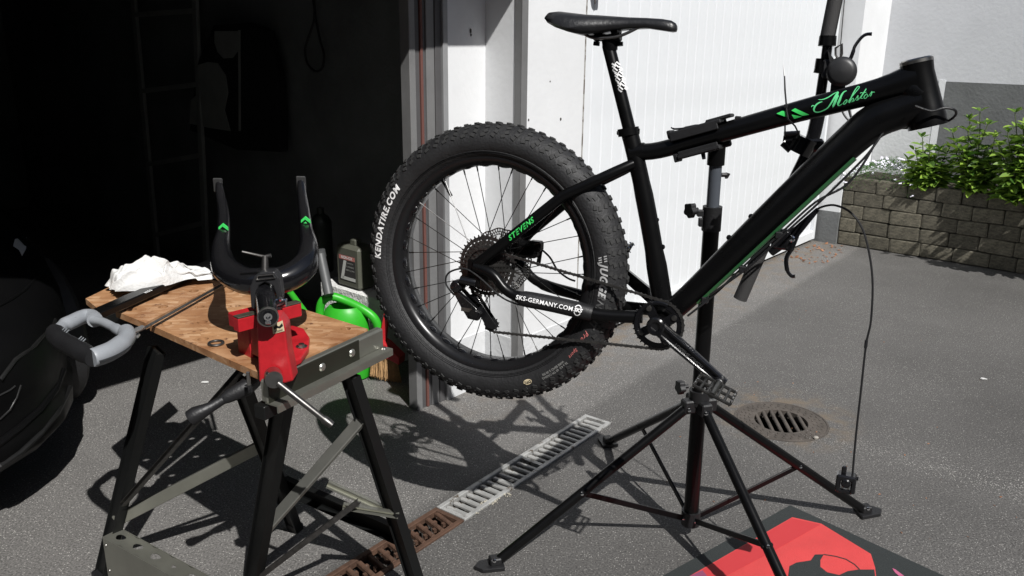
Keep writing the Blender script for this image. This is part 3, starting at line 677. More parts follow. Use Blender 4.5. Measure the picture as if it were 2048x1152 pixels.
for x_, y_ in ((1502, 433), (1458, 475), (1313, 440), (1325, 494)):
    m = MB(); m.ball(bp(x_, y_, 0), .007, 8); build('bottle_boss', m, blk, bike, True)
# prints on the frame
def on_tube(ca, cb, rad, lift=.0006, phi0=0.0):         # 2D (x along, y around) -> on a tube of radius rad facing the camera
    a, b = bp(*ca), bp(*cb); t = (b - a).normalized(); mid = (a + b) / 2
    n_ = (O3 - mid); n_ = (n_ - t * n_.dot(t)).normalized(); up = n_.cross(t)
    if up.z < 0: up = -up
    def f(x, y):
        ph = y / rad + phi0; return mid + t * x + (n_ * cos(ph) + up * sin(ph)) * (rad + lift)
    return f
# model name in script, drawn as pen strokes; coordinates are pixels of a 1950 px wide enlargement
GT = on_tube((1568, 231, 0), (1760, 181, 0), .0245, .0012)
ta, tb_ = bp(1568, 231, 0), bp(1760, 181, 0)
def script_map():
    t = (tb_ - ta).normalized(); mid = (ta + tb_) / 2; n_ = (O3 - mid); n_ = (n_ - t * n_.dot(t)).normalized(); up = n_.cross(t)
    if up.z < 0: up = -up
    def f(X, Y_):
        px = 1560 + X / 8.864; py = 130 + Y_ / 8.864; r = ray(px, py); q = mid + n_ * .02
        tt_ = (q - O3).dot(n_) / r.dot(n_); P = O3 + r * tt_ - mid; h = max(-.024, min(.024, P.dot(up)))
        return mid + t * P.dot(t) + up * h + n_ * (sqrt(.0262 ** 2 - h * h) + .0008)
    return f
smf = script_map(); sc_ = MB()
for pts, wd in (
    ([(560, 745, .6), (575, 720), (600, 720), (615, 740), (600, 790), (625, 830, .6)], 16),
    ([(755, 650, .4), (700, 665), (640, 710, 1.3), (605, 780, 1.5), (620, 825, 1), (680, 835), (760, 810, .9), (840, 765, .9), (900, 690, 1.2), (960, 590, 1.5), (1010, 510, 1.6), (1040, 480, .8)], 20),
    ([(680, 612, .3), (760, 610, .8), (860, 570, 1.0), (950, 510, .9), (1030, 470, .5)], 17),
    ([(1035, 480, .8), (1010, 560, 1.4), (975, 650, 1.6), (940, 740, 1.2), (990, 660, .8), (1010, 600), (1040, 540, .8)], 22),
    ([(1180, 455, .5), (1130, 480, 1.0), (1090, 540, 1.4), (1060, 620, 1.8), (1030, 690, 1.6), (1050, 720, .7), (1100, 690, .5)], 22),
    ([(1110, 690, .5), (1150, 640, .9), (1185, 615, 1), (1185, 650, 1.1), (1150, 690, 1.2), (1125, 690, 1), (1140, 650, .9)], 14),
    ([(1200, 660, .5), (1260, 580, .8), (1350, 470, .9), (1405, 400, .9), (1395, 380, .8), (1360, 400, 1), (1290, 520, 1.4), (1225, 670, 1.5), (1270, 610, .7), (1300, 590, .9), (1300, 625, 1), (1270, 655, .8)], 15),
    ([(1300, 650, .5), (1350, 590, .8), (1385, 540, 1), (1380, 570, 1.1), (1385, 610, 1.3), (1350, 625, .8)], 14),
    ([(1395, 610, .5), (1460, 520, .9), (1530, 420, 1), (1480, 500, 1.4), (1430, 580, 1.4), (1470, 590, .6)], 14),
    ([(1420, 505, .6), (1440, 490, 1), (1480, 495, 1), (1530, 480, .8)], 12),
    ([(1540, 510, .8), (1500, 545, 1.3), (1490, 585, 1.3), (1520, 590, .9), (1550, 550, 1), (1545, 515, .9)], 13),
    ([(1565, 560, .6), (1600, 510, .8), (1630, 470, 1), (1620, 520, 1.3), (1600, 555, 1.3)], 13), ([(1620, 500, .7), (1650, 480, 1), (1680, 482, .7)], 12)):
    stroke(sc_, [tuple(p) for p in spline([(p[0], p[1], p[2] if len(p) > 2 else 1) for p in pts], 4)], wd, smf)
build('lettering', sc_, M('pale_green_print', (.12, .62, .25), .4), frame)
dcl = MB()
def fill(mb, pts, f):                                   # subdivided convex strip between two polylines
    A_, B_ = pts; n = 8
    for i in range(n):
        for j in range(3):
            def P(a, b): 
                p = V(A_[0]).lerp(V(A_[1]), a); q = V(B_[0]).lerp(V(B_[1]), a); r = p.lerp(q, b); return f(r.x, r.y)
            mb.add([P(i / n, j / 3), P((i + 1) / n, j / 3), P((i + 1) / n, (j + 1) / 3), P(i / n, (j + 1) / 3)], [(0, 1, 2, 3)])
fill(dcl, (((-60, 860), (155, 935)), ((40, 812), (130, 825))), smf); fill(dcl, (((205, 805), (400, 900)), ((270, 765), (520, 880))), smf); fill(dcl, (((210, 880), (255, 955)), ((225, 880), (390, 915))), smf)
build('decal', dcl, grn, frame)
# name along the seat stay
a, b_ = B(hu + .02, hv + .018, .088), B(su - .16, sv - .088, .060)
def stay(ca, cb, rad, side=1.0, lift=.0008):
    t = (cb - ca).normalized(); mid = (ca + cb) / 2; n_ = (O3 - mid); n_ = (n_ - t * n_.dot(t)).normalized(); up = n_.cross(t)
    if up.z < 0: up = -up
    return lambda x, y: mid + t * x + n_ * (sqrt(max(0, rad * rad - y * y)) + lift) + up * y
lettering('STEVENS', stay(B(hu + .02, hv + .018, .088).lerp(B(su - .16, sv - .088, .060), .12), B(hu + .02, hv + .018, .088).lerp(B(su - .16, sv - .088, .060), .88), .0140, lift=.0010), grn, frame, .0185, shear=.45, bold=.0005, space=1.18)
# green stripe and white block letters along the lower flank of the down tube
def dmap(rad):
    a, b = bp(1400, 571, 0), bp(1700, 283, 0); t = (b - a).normalized(); mid = (a + b) / 2; n_ = (O3 - mid); n_ = (n_ - t * n_.dot(t)).normalized(); up = n_.cross(t)
    if up.z < 0: up = -up
    def f(x, ph): return mid + t * x + (n_ * cos(ph) + up * sin(ph)) * (.0315 + (x + .30) / .54 * .0075 + .0012)
    return f
dm_ = dmap(.0398); ds = MB(); N_ = 24
def strip(mb, x0, x1, p0, p1, f, n=16, taper=0.0):
    for i in range(n):
        xa, xb = x0 + (x1 - x0) * i / n, x0 + (x1 - x0) * (i + 1) / n
        mb.add([f(xa, p0), f(xb, p0), f(xb, p1), f(xa, p1)], [(0, 1, 2, 3)])
strip(ds, -.27, .22, -1.50, -1.15, dm_, 24); strip(ds, -.27, .22, -1.15, -.82, dm_, 24); build('decal', ds, M('mid_green_print', (.04, .19, .065), .4), frame)
# white rim of the big letters under the stripe

# chainstay protector
pr = MB(); pp = [buv(x_, y_, w_) + (w_,) for x_, y_, w_ in ((1040, 596, .090), (1110, 609, .077), (1185, 627, .064))]
pr.tube([B(*p) for p in spline(pp, 5)], [.0175, .0205, .021, .021, .021, .021, .021, .021, .021, .0205, .0185], 18); prot = build('chainstay_protector', pr, blkp, bike, True)
lettering('SKS-GERMANY.COM', stay(B(*pp[0]).lerp(B(*pp[2]), 0), B(*pp[0]).lerp(B(*pp[2]), .72), .0225), wht, prot, .0155, bold=.0003, space=1.08)
ff = stay(B(*pp[0]).lerp(B(*pp[2]), .58), B(*pp[0]).lerp(B(*pp[2]), 1.05), .0225)
lettering('SKS', ff, wht, prot, .013, shear=.3, bold=.0006); rg = MB()
for s0, s1 in ((.5, 2.64), (3.64, 5.78)): stroke(rg, [(cos(s0 + (s1 - s0) * k / 8) * .009, sin(s0 + (s1 - s0) * k / 8) * .013) for k in range(9)], .0025, ff)
build('emblem', rg, wht, prot)
# seat post, clamp, saddle
m = MB(); m.tube([bp(1216, 86, 0), bp(1217, 92, 0), bp(1262, 272, 0)], [.0145, .0160, .0160], 20)
m.tube([bp(1218, 70, 0), bp(1220, 84, 0), bp(1222, 102, 0)], [.018, .020, .016], 14); m.box(bp(1215, 76, 0), BD * .034, BU * .008, BN * .014, bev=.004)
post = build('seatpost', m, blk, bike, True)
# white maze-like sticker on the post: rows of small angular marks
pf_ = stay(bp(1232, 150, 0), bp(1250, 210, 0), .0168, lift=.0006)
pa, pb = bp(1230, 128, 0), bp(1246, 184, 0); t_ = (pb - pa).normalized(); pf_ = stay(pa, pb, .0166)
mk = MB(); Lp = (pb - pa).length
def sq(cx, cy, s_): 
    a = .55
    P = [(-1, -1), (1, -1), (1, 1), (-1, 1)]; return [(cx + s_ * (x_ * cos(a) - y_ * sin(a)), cy + s_ * (x_ * sin(a) + y_ * cos(a))) for x_, y_ in P]
for i in range(6):
    for j in range(2):
        cx = -Lp / 2 + (i + .5) * Lp / 6; cy = (-.0062 if j else .0058) + (.001 if i % 2 else -.001); s_ = .0055
        a = .6; rot = lambda x_, y_: pf_(cx + x_ * cos(a) - y_ * sin(a), cy + x_ * sin(a) + y_ * cos(a))
        stroke(mk, [(-s_, s_ * .8), (s_, s_ * .8), (s_, 0), (-s_ * .2, 0)] if (i + j) % 2 else [(s_, s_ * .8), (-s_, s_ * .8), (-s_, -s_ * .4), (s_, -s_ * .4), (s_, 0)], .0036, rot)
build('sticker', mk, wht, post)
m = MB(); m.tube([bp(1256, 256, 0), bp(1258, 271, 0)], .0265, 20); m.box(bp(1244, 266, -.004), BD * .012, BU * .006, BN * .009, bev=.003); m.box(bp(1274, 263, 0), BD * .006, BU * .008, BN * .006, bev=.002); scl = build('seat_clamp', m, blk, bike, True)
m = MB(); m.lathe(bp(1237, 266, .004), BN, [(.0001, .002), (.004, .002), (.004, -.002)], 10); build('bolt', m, chm, scl)
m = MB()
for dx in (-.020, .020):
    m.tube([bp(1216, 66, 0) + BD * dx + BU * .004 + BN * -.02, bp(1216, 66, 0) + BD * dx + BU * .004 + BN * .02], .009, 12)
    m.tube([bp(1216, 62, 0) + BD * dx * 1.1 + BU * .006, bp(1216, 92, 0) + BD * dx * 1.45 + BU * .004], .0045, 10); m.tube([bp(1216, 92, 0) + BD * dx * 1.45 + BU * .010, bp(1216, 92, 0) + BD * dx * 1.5], .008, 8)
build('saddle_clamp', m, blk, bike, True)
sd = MB(); st_ = [  # along the saddle: px, top y, lower edge y, half width
    (1103, 33, 42, .050), (1108, 26, 46, .058), (1125, 24, 54, .066), (1150, 27, 62, .068), (1175, 30, 66, .062), (1200, 31, 63, .048), (1230, 33, 58, .034), (1262, 35, 55, .026), (1295, 36, 54, .021), (1325, 38, 58, .020), (1343, 41, 61, .018), (1351, 46, 61, .014), (1354, 51, 58, .006)]
ringn = 18; VV = []
for px, yt, yb, hw_ in st_:
    ct = bp(px, yt, 0); cb = bp(px, yb, 0); h = (ct - cb).length
    for k in range(ringn):
        a = -.45 + (pi + .9) * k / (ringn - 1); x_ = cos(a); y_ = sin(a)
        wv = (abs(x_) ** .75) * (1 if x_ > 0 else -1) * hw_; sag = (1 - max(0, y_) ** .8)
        VV.append(cb + (ct - cb) * (1 - (sag if y_ > 0 else 1 + (-y_) * .35)) + BN * (wv * (1 if y_ > -.2 else .9)))
n = len(st_); F_ = [(i * ringn + k, i * ringn + k + 1, (i + 1) * ringn + k + 1, (i + 1) * ringn + k) for i in range(n - 1) for k in range(ringn - 1)]
F_ += [tuple(range(ringn)), tuple((n - 1) * ringn + k for k in reversed(range(ringn)))]
F_ += [(i * ringn, (i + 1) * ringn, (i + 2) * ringn - 1, (i + 1) * ringn - 1) for i in range(n - 1)]
sd.add(VV, F_); sad = build('saddle', sd, M('saddle_leather', (.012, .012, .013), .38, bump=.12, bscale=120), bike, True, angle=60)
m = MB()
for sg in (-1, 1):
    m.tube([bp(*p) for p in spline([(1158, 58, .022 * sg), (1172, 70, .022 * sg), (1190, 76, .022 * sg), (1225, 75, .022 * sg), (1250, 68, .020 * sg), (1282, 52, .014 * sg)], 4)], .0037, 8)
build('saddle_rail', m, stld, sad, True)
# ---- rear wheel
wh = bpy.data.objects.new('rear_wheel', None)
wheel_m = MB()
TR, TW = .0475, .050                                    # tyre section
def sec(a): return (.3265 + .0475 * cos(a), .0525 * sin(a))
prof = [(.289, -.038), (.297, -.044)] + [sec(-2.2 + 4.4 * k / 20) for k in range(21)] + [(.297, .044), (.289, .038)]
m = MB(); m.lathe(BC, BN, prof, 120, ref=BD); tyre = build('tyre', m, rub, bike, True, angle=60)
# moulded ring ridges on the side wall
m = MB()
for r_, h_ in ((.300, .0452), (.3035, .0478)): m.lathe(BC, BN, [(r_ - .0012, h_ - .0012), (r_, h_ + .0009), (r_ + .0012, h_ - .0004)], 120, ref=BD)
build('side_ridge', m, rub, tyre, True)
k1 = MB(); k1.box((0, 0, .002), X1 * .0062, Y1 * .0045, Z1 * .0025, bev=.0010); k1m = mesh_of(k1, 'knob', knobm)
k2 = MB(); k2.prism([(-.006, -.005, -.002), (.006, -.0035, -.002), (.006, .0035, -.002), (-.006, .005, -.002)], V((0, 0, .0042))); k2m = mesh_of(k2, 'knob', knobm)
km = []; rows = [0, .30, -.30, .62, -.62, .94, -.94, 1.16, -1.16]; NK = 76
for ri, ra in enumerate(rows):
    for k in range(NK):
        th = 2 * pi * (k + (.5 if ri % 2 else 0) + (.25 if ri > 6 else 0)) / NK; r_, h_ = sec(ra)
        rad = BD * cos(th) + BU * sin(th); tan = BU * cos(th) - BD * sin(th); nr = rad * cos(ra) + BN * sin(ra); tw = nr.cross(tan)
        p = BC + rad * r_ + BN * h_; fac = nr.dot((O3 - p).normalized())
        M4 = frame4(tan, tw, nr, p) @ Matrix.Rotation(.35 * (1 if ra > 0 else -1) * (1 if k % 2 else -1), 4, 'Z')
        km.append((fac, ri, k, M4))
km.sort(key=lambda q: -q[0] + (.5 if q[3].translation.z < .8 else 0)); Lw = ROOT[tyre.name]
copies('knob', k1m, [q[3] for q in km[:300] if q[1] % 2 == 0], tyre); copies('knob', k2m, [q[3] for q in km[:300] if q[1] % 2], tyre)
m = MB()
for q in km[300:]: m.add([q[3] @ v for v in k1.v], k1.f)
build('tread_knobs', m, knobm, tyre, stuff=True)
def side_text(s, ang, r_, size, mat, bold=.001, shear=0.0, space=1.0, flip=False):
    def f(x, y):
        rr = r_ + (-y if flip else y); th = radians(ang) - (x if not flip else -x) / r_
        ca = (rr - .3265) / .0475; ca = max(-1, min(1, ca)); h = .0525 * sqrt(1 - ca * ca) + .0011
        return BC + (BD * cos(th) + BU * sin(th)) * rr + BN * h
    return lettering(s, f, mat, tyre, size, shear, bold, space)
side_text('KENDATIRE.COM', 163.5, .3275, .025, wht, .0009, .2, 1.15)
side_text('JUGGE', 0.5, .3275, .027, M('dull_white_print', (.42, .42, .42), .5), .001, .3, 1.1)
m_ = MB()
def sid(x, y, ang): 
    rr = .3275 + y; th = radians(ang) - x / .3275; ca = (rr - .3265) / .0475; return BC + (BD * cos(th) + BU * sin(th)) * rr + BN * (.0525 * sqrt(1 - ca * ca) + .0011)
for k in range(3): stroke(m_, [(.004 + k * .006, -.011), (k * .006, .011)], .0028, lambda x, y: sid(x, y, 11.2))
build('print_bars', m_, MATS['dull_white_print'], tyre)
side_text('RNAUT', -13.5, .3275, .026, whd, .0009, .3, 1.1)
side_text('Pro', -27, .324, .018, pink, .0001, .45, 1.2); side_text('Sport', -37, .327, .012, pink, .0001, .4, 1.2)
side_text('26 x 4.0  60 TPI CASING', -50, .3335, .0085, M('mid_grey_print', (.25, .25, .24), .5), .0001); side_text('WIRE BEAD 5-30 PSI', -50, .3245, .0085, MATS['mid_grey_print'], .0001)
oval = MB(); oval.add([sid(0, 0, -65)] + [sid(cos(a) * .0125, sin(a) * .0075, -65) for a in (2 * pi * k / 20 for k in range(20))], [(0, (k + 1) % 20 + 1, k + 1) for k in range(20)])
build('print_badge', oval, cream, tyre)
def bt(x, y): p = sid(x, y, -65); return p + BN * .0006
lettering('DTC', bt, blkp, tyre, .010, bold=.0004)
# rim with relief windows, spokes, hub
m = MB(); m.lathe(BC, BN, [(.2895, -.036), (.2895, -.040), (.284, -.040), (.277, -.036), (.268, -.030), (.264, 0), (.268, .030), (.277, .036), (.284, .040), (.2895, .040), (.2895, .036)], 96, ref=BD)
rim = build('rim', m, M('black_anodised_rim', (.014, .014, .015), .3, .3), bike, True, angle=50)
wd_ = MB(); wd_.lathe((0, 0, -.0006), Z1, [(.0001, .0045), (.005, .0040), (.0088, .0012), (.0098, .0008), (.0102, .0022), (.0112, .0018), (.0116, -.001)], 18)
for i, v_ in enumerate(wd_.v): wd_.v[i] = V((v_.x * 1.45, v_.y, v_.z))
wdm = mesh_of(wd_, 'rim_window', blkg, True); ms = []
for k in range(32):
    th = 2 * pi * (k + .5) / 32
    for sg in (1,):
        rad = BD * cos(th) + BU * sin(th); tan = BU * cos(th) - BD * sin(th); ms.append(frame4(tan, BN, -rad, BC + rad * .2652 + BN * .012))
copies('rim_window', wdm, ms, rim)
m = MB(); m.lathe(BC, BN, [(.0001, .075), (.009, .075), (.009, .045), (.030, .0385), (.0315, .036), (.030, .0335), (.018, .026), (.018, -.030), (.032, -.0385), (.033, -.041), (.031, -.0435), (.012, -.05), (.009, -.075), (.0001, -.075)], 28); build('hub', m, dm, bike, True)
spm = M('spoke_steel', (.10, .10, .10), .25, .9); slv = M('spoke_glint_paint', (.8, .8, .8), .3, .9)  # the pale copy paints a sun glint onto two spokes
for k in range(32):
    sg = 1 if k % 2 else -1; th = 2 * pi * (k + .0) / 32; side = 1 if (k // 2) % 2 else -1
    th2 = th + side * 1.25; rad = BD * cos(th) + BU * sin(th); r2 = BD * cos(th2) + BU * sin(th2)
    a = BC + rad * .265 + BN * (sg * .012); b_ = BC + r2 * .029 + BN * (sg * .037); m = MB(); dn = (b_ - a).normalized()
    m.tube([a, a + dn * .014, a + dn * .0145, b_], [.0022, .0020, .00115, .00115], 6); build('spoke', m, slv if k in (13, 27) else spm, bike, True)
m = MB(); th = radians(127); rad = BD * cos(th) + BU * sin(th); m.tube([BC + rad * .264, BC + rad * .225], [.0035, .0035], 8); m.tube([BC + rad * .235, BC + rad * .216], [.0048, .004], 8); build('valve', m, blkp, bike, True)
# cassette
for i, r_ in enumerate((.084, .072, .063, .055, .048, .042, .037, .032, .028, .024)):
    m = MB(); w_ = .036 + i * .0038; nt_ = int(2 * pi * r_ / .0127 * 1.0); pts = []
    for k in range(nt_):
        for da, rr in ((.0, r_ - .004), (.28, r_ - .0035), (.42, r_ + .0022), (.58, r_ + .0022), (.72, r_ - .0035)):
            a = 2 * pi * (k + da) / nt_; pts.append((a, rr))
    n = len(pts); inr = r_ - .013
    for zz in (w_ - .0009, w_ + .0009):
        m.add([B(cos(a) * rr, sin(a) * rr, zz) for a, rr in pts] + [B(cos(a) * inr, sin(a) * inr, zz) for a, rr in pts], [((k, (k + 1) % n, (k + 1) % n + n, k + n) if zz > w_ else (k + n, (k + 1) % n + n, (k + 1) % n, k)) for k in range(n)])
    m.f += [(k, (k + 1) % n, (k + 1) % n + 2 * n, k + 2 * n) for k in range(n)]
    if i < 4:
        for k in range(6):
            a = k * pi / 3 + i * .1; rd = BD * cos(a) + BU * sin(a); tg = BU * cos(a) - BD * sin(a); m.box(BC + BN * w_ + rd * (inr / 2 + .01), rd * (inr / 2 - .008), tg * .0035, BN * .0008)
    build('sprocket', m, stld, bike)
m = MB(); m.lathe(BC, BN, [(.021, .036), (.021, .075), (.012, .078), (.0001, .078)], 24); build('freehub', m, dm, bike, True)
# disc rotor on the far side: wavy perforated ring
m = MB(); RW0, RW1 = .072, .090; NR = 72
def rotor_ring(r0, r1, wave):
    vs = []
    for zz in (-.0008, .0008):
        for k in range(NR * 2):
            a = 2 * pi * k / (NR * 2); f_ = sin(a * 12) * wave; vs += [B(cos(a) * (r0 + f_), sin(a) * (r0 + f_), -.058 + zz), B(cos(a) * (r1 + f_), sin(a) * (r1 + f_), -.058 + zz)]
    n = NR * 2; F = [(2 * k, 2 * k + 1, 2 * ((k + 1) % n) + 1, 2 * ((k + 1) % n)) for k in range(n)]; F += [tuple(i + 2 * n for i in reversed(q)) for q in F]; return vs, F
m.add(*rotor_ring(.0865, .0900, .0015)); m.add(*rotor_ring(.0785, .0808, .0015)); m.add(*rotor_ring(.0705, .0732, .0015))
for k in range(NR):
    a = 2 * pi * k / NR
    for r0, da in ((.0836, 0), (.0758, .5)):
        aa = a + da * 2 * pi / NR; rd = BD * cos(aa) + BU * sin(aa); tg = BU * cos(aa) - BD * sin(aa); m.box(BC + BN * -.058 + rd * (r0 + sin(aa * 12) * .0015), rd * .0034, tg * .0013, BN * .0008)
for k in range(6):
    a = k * pi / 3; rd = BD * cos(a) + BU * sin(a); a2 = a + .55; rd2 = BD * cos(a2) + BU * sin(a2)
    m.tube([BC + BN * -.058 + rd * .022, BC + BN * -.058 + rd2 * .072], .0032, 6)
build('brake_rotor', m, stl, bike)
m = MB(); cu_, cv_ = buv(1058, 498, -.06); m.box(B(cu_, cv_, -.06), BD * .030, BU * .022, BN * .022, bev=.008); m.box(B(cu_ + .022, cv_ + .012, -.055), BD * .018, BU * .014, BN * .016, bev=.005); m.box(B(cu_ - .03, cv_ - .02, -.072), BD * .02, BU * .010, BN * .008, bev=.003)
m.tube([B(cu_ + .03, cv_, -.07), B(cu_ + .02, cv_ - .045, -.085)], .006, 8); cal = build('brake_caliper', m, blk, bike, True)
m = MB(); m.tube([bp(*p) for p in spline([(1082, 498, -.06), (1100, 515, -.07), (1115, 540, -.085), (1135, 556, -.085), (1150, 562, -.08)], 5)], .0027, 8); build('brake_hose', m, blkp, bike, True)
# chain
def link_run(pts, mb):
    P = [V(p) for p in pts]; L = [0]
    for i in range(1, len(P)): L.append(L[-1] + (P[i] - P[i - 1]).length)
    n = int(L[-1] / .0127); Q = []
    for k in range(n + 1):
        d = L[-1] * k / n; i = 0
        while i < len(L) - 2 and L[i + 1] < d: i += 1
        Q.append(P[i].lerp(P[i + 1], (d - L[i]) / max(1e-9, L[i + 1] - L[i])))
    for k in range(n):
        a, b = Q[k], Q[k + 1]; t = (b - a).normalized(); u = BN.cross(t).normalized(); o_ = .0030 if k % 2 else .0019
        for sg in (-1, 1):
            c = (a + b) / 2 + BN * (o_ * sg); mb.box(c, t * .0045, u * .0026, BN * .0006); 
            for e_ in (a, b): mb.lathe(e_ + BN * (o_ * sg), BN, [(.0001, .0006), (.0040, .0006), (.0040, -.0006), (.0001, -.0006)], 8)
        mb.lathe(a, BN, [(.0024, -.003), (.0024, .003)], 8)
cm = MB(); CU, CV = buv(1316, 650, .062); CR = .0615
cw = .052
topa = B(.0, 0, 0)
a1 = 1.45; P0 = B(cos(a1) * .050, sin(a1) * .050, .055); P1 = B(CU + cos(1.40) * CR, CV + sin(1.40) * CR, .060)
arc = [B(cos(a) * .050, sin(a) * .050, .055) for a in [3.6 - (3.6 - a1) * k / 10 for k in range(11)]]
link_run(arc + [P1] + [B(CU + cos(a) * CR, CV + sin(a) * CR, .060) for a in [1.40 - 2.95 * k / 16 for k in range(1, 17)]], cm)
pu, pv = buv(985, 648, .056); gu, gv = buv(950, 598, .056)
low = B(CU + cos(-1.55) * CR, CV + sin(-1.55) * CR, .060)
link_run([low, B(pu + .003, pv - .021, .057), B(pu - .019, pv - .012, .057), B(pu - .020, pv + .01, .057), B(gu + .020, gv - .012, .057), B(gu + .016, gv + .012, .057), B(gu - .01, gv + .02, .056), arc[0]], cm)
build('chain', cm, stld, bike)
# derailleur
du, dv = buv(915, 572, .085); d = MB()
d.tube([B(hu + .005, hv - .045, .088), B(du + .012, dv + .02, .095)], .011, 12); d.lathe(B(du, dv, .08), BN, [(.0001, .024), (.014, .022), (.017, .014), (.017, -.012), (.0001, -.016)], 18)
ku, kv = buv(945, 622, .085)
d.prism([B(du - .014, dv - .005, .080), B(du + .004, dv - .012, .080), B(ku + .006, kv + .018, .080), B(ku + .028, kv - .002, .080), B(ku + .02, kv - .022, .080), B(ku - .008, kv - .020, .080), B(ku - .03, kv + .010, .080)], BN * .016)
d.prism([B(du + .004, dv - .006, .06), B(du + .03, dv - .03, .06), B(ku + .02, kv + .02, .06), B(ku, kv + .02, .06)], BN * .02)
d.tube([B(ku + .010, kv - .004, .06), B(ku + .010, kv - .004, .102)], .013, 14)
d.prism([B(gu - .012, gv + .008, .066), B(gu + .012, gv + .010, .066), B(pu + .016, pv + .0, .066), B(pu + .006, pv - .012, .066), B(pu - .012, pv - .008, .066)], BN * .003)
d.prism([B(gu - .012, gv + .008, .048), B(gu + .012, gv + .010, .048), B(pu + .016, pv + .0, .048), B(pu + .006, pv - .012, .048), B(pu - .012, pv - .008, .048)], BN * .003)
der = build('derailleur', d, blkg, bike, True, bevel=.0015)
for (uu, vv) in ((gu, gv), (pu, pv)):
    m = MB(); pts = []
    for k in range(11):
        for da, rr in ((0, .016), (.3, .0165), (.45, .0205), (.6, .0205), (.75, .0165)): a = 2 * pi * (k + da) / 11; pts.append(B(uu + cos(a) * rr, vv + sin(a) * rr, .055))
    m.prism(pts, BN * .0025); build('jockey_wheel', m, blkp, der)
m = MB(); m.tube([bp(*p) for p in spline([(908, 590, .095), (893, 570, .10), (893, 552, .10), (906, 541, .10), (932, 538, .098), (960, 556, .096), (1000, 592, .096), (1030, 607, .095), (1055, 612, .094)], 6)], .0025, 8); build('shift_cable', m, blkp, bike, True)
m = MB(); m.box(B(ku - .012, kv + .004, .0965), BD * .016, BU * .005, BN * .001); build('name_plate', m, stl, der)
# chainring, cranks, pedals
m = MB(); NT = 32; pts = []
for k in range(NT):
    for da, rr in ((0, .0600), (.3, .0605), (.43, .0655), (.57, .0655), (.7, .0605)): a = 2 * pi * (k + da) / NT; pts.append((a, rr))
n = len(pts)
for zz in (.059, .0615): m.add([B(CU + cos(a) * rr, CV + sin(a) * rr, zz) for a, rr in pts] + [B(CU + cos(a) * .046, CV + sin(a) * .046, zz) for a, rr in pts], [((k, (k + 1) % n, (k + 1) % n + n, k + n) if zz > .06 else (k + n, (k + 1) % n + n, (k + 1) % n, k)) for k in range(n)])
m.f += [(k, (k + 1) % n, (k + 1) % n + 2 * n, k + 2 * n) for k in range(n)]
for k in range(4):
    a = k * pi / 2 + .55; rd = BD * cos(a) + BU * sin(a); tg = BU * cos(a) - BD * sin(a); m.prism([B(CU, CV, .060) + rd * .012 + tg * .010, B(CU, CV, .060) + rd * .052 + tg * .012, B(CU, CV, .060) + rd * .052 - tg * .012, B(CU, CV, .060) + rd * .012 - tg * .010], BN * .006)
cr = build('chainring', m, blkg, bike)
for k in range(4):
    a = k * pi / 2 + .55; m = MB(); m.lathe(B(CU + cos(a) * .046, CV + sin(a) * .046, .066), BN, [(.0001, .004), (.0035, .004), (.0065, .0035), (.007, 0)], 12); build('chainring_bolt', m, stld, cr, True)
m = MB(); m.lathe(B(CU, CV, .0655), BN, [(.050, 0), (.053, .0025), (.058, .0025), (.0605, 0)], 40, ref=BD, a0=1.2, a1=pi * 1.25); build('guard_ring', m, blkg, cr, True)
pe = bp(1440, 762, .082); peu, pev = (pe - BC).dot(BD), (pe - BC).dot(BU)
def crank(P, Q, side):                                  # tapered arm with a hollow on the outer face
    m = MB(); t = (Q - P).normalized(); u = BN.cross(t).normalized(); o_ = BN * side; n = 9; L = (Q - P).length
    sect = []
    for i in range(n):
        f = i / (n - 1); c = P.lerp(Q, f); hw_ = .019 - .006 * f if i else .019; th_ = .010 - .002 * f; gr = .6 if 0 < i < n - 1 else .15
        a = [(-hw_, -th_), (hw_, -th_), (hw_, th_ * .5), (hw_ * .8, th_), (hw_ * .55, th_), (hw_ * .42, th_ * (1 - gr)), (-hw_ * .42, th_ * (1 - gr)), (-hw_ * .55, th_), (-hw_ * .8, th_), (-hw_, th_ * .5)]
        if i == 0: c = P - t * .012
        if i == n - 1: c = Q + t * .012
        sect += [c + u * x_ * (1 if side > 0 else -1) + o_ * y_ for x_, y_ in a]
    k_ = 10; F = [(i * k_ + j, i * k_ + (j + 1) % k_, (i + 1) * k_ + (j + 1) % k_, (i + 1) * k_ + j) for i in range(n - 1) for j in range(k_)] + [tuple(reversed(range(k_))), tuple(range((n - 1) * k_, n * k_))]
    m.add(sect, F); m.lathe(P, o_, [(.022, -.012), (.023, .010), (.019, .013), (.012, .012), (.011, .004), (.0001, .003)], 24); m.lathe(Q, o_, [(.013, -.010), (.0145, .006), (.011, .010), (.0001, .010)], 18)
    return build('crank_arm', m, blkg, bike, True, angle=40)
c1 = crank(B(CU, CV + .002, .080), pe, 1)
t_ = (pe - B(CU, CV, .08)).normalized(); u_ = BN.cross(t_).normalized()
lettering('TURBINE CINCH', lambda x, y: B(CU, CV, .08).lerp(pe, .52) + t_ * x + u_ * y * -1 + BN * .0065, M('dull_grey_print', (.035, .035, .035), .9), c1, .011, bold=.0003, space=1.05)
Lc = V((peu - CU, pev - CV - .002, 0)); crank(B(CU, CV, -.08), B(CU - Lc.x, CV - Lc.y, -.082), -1)
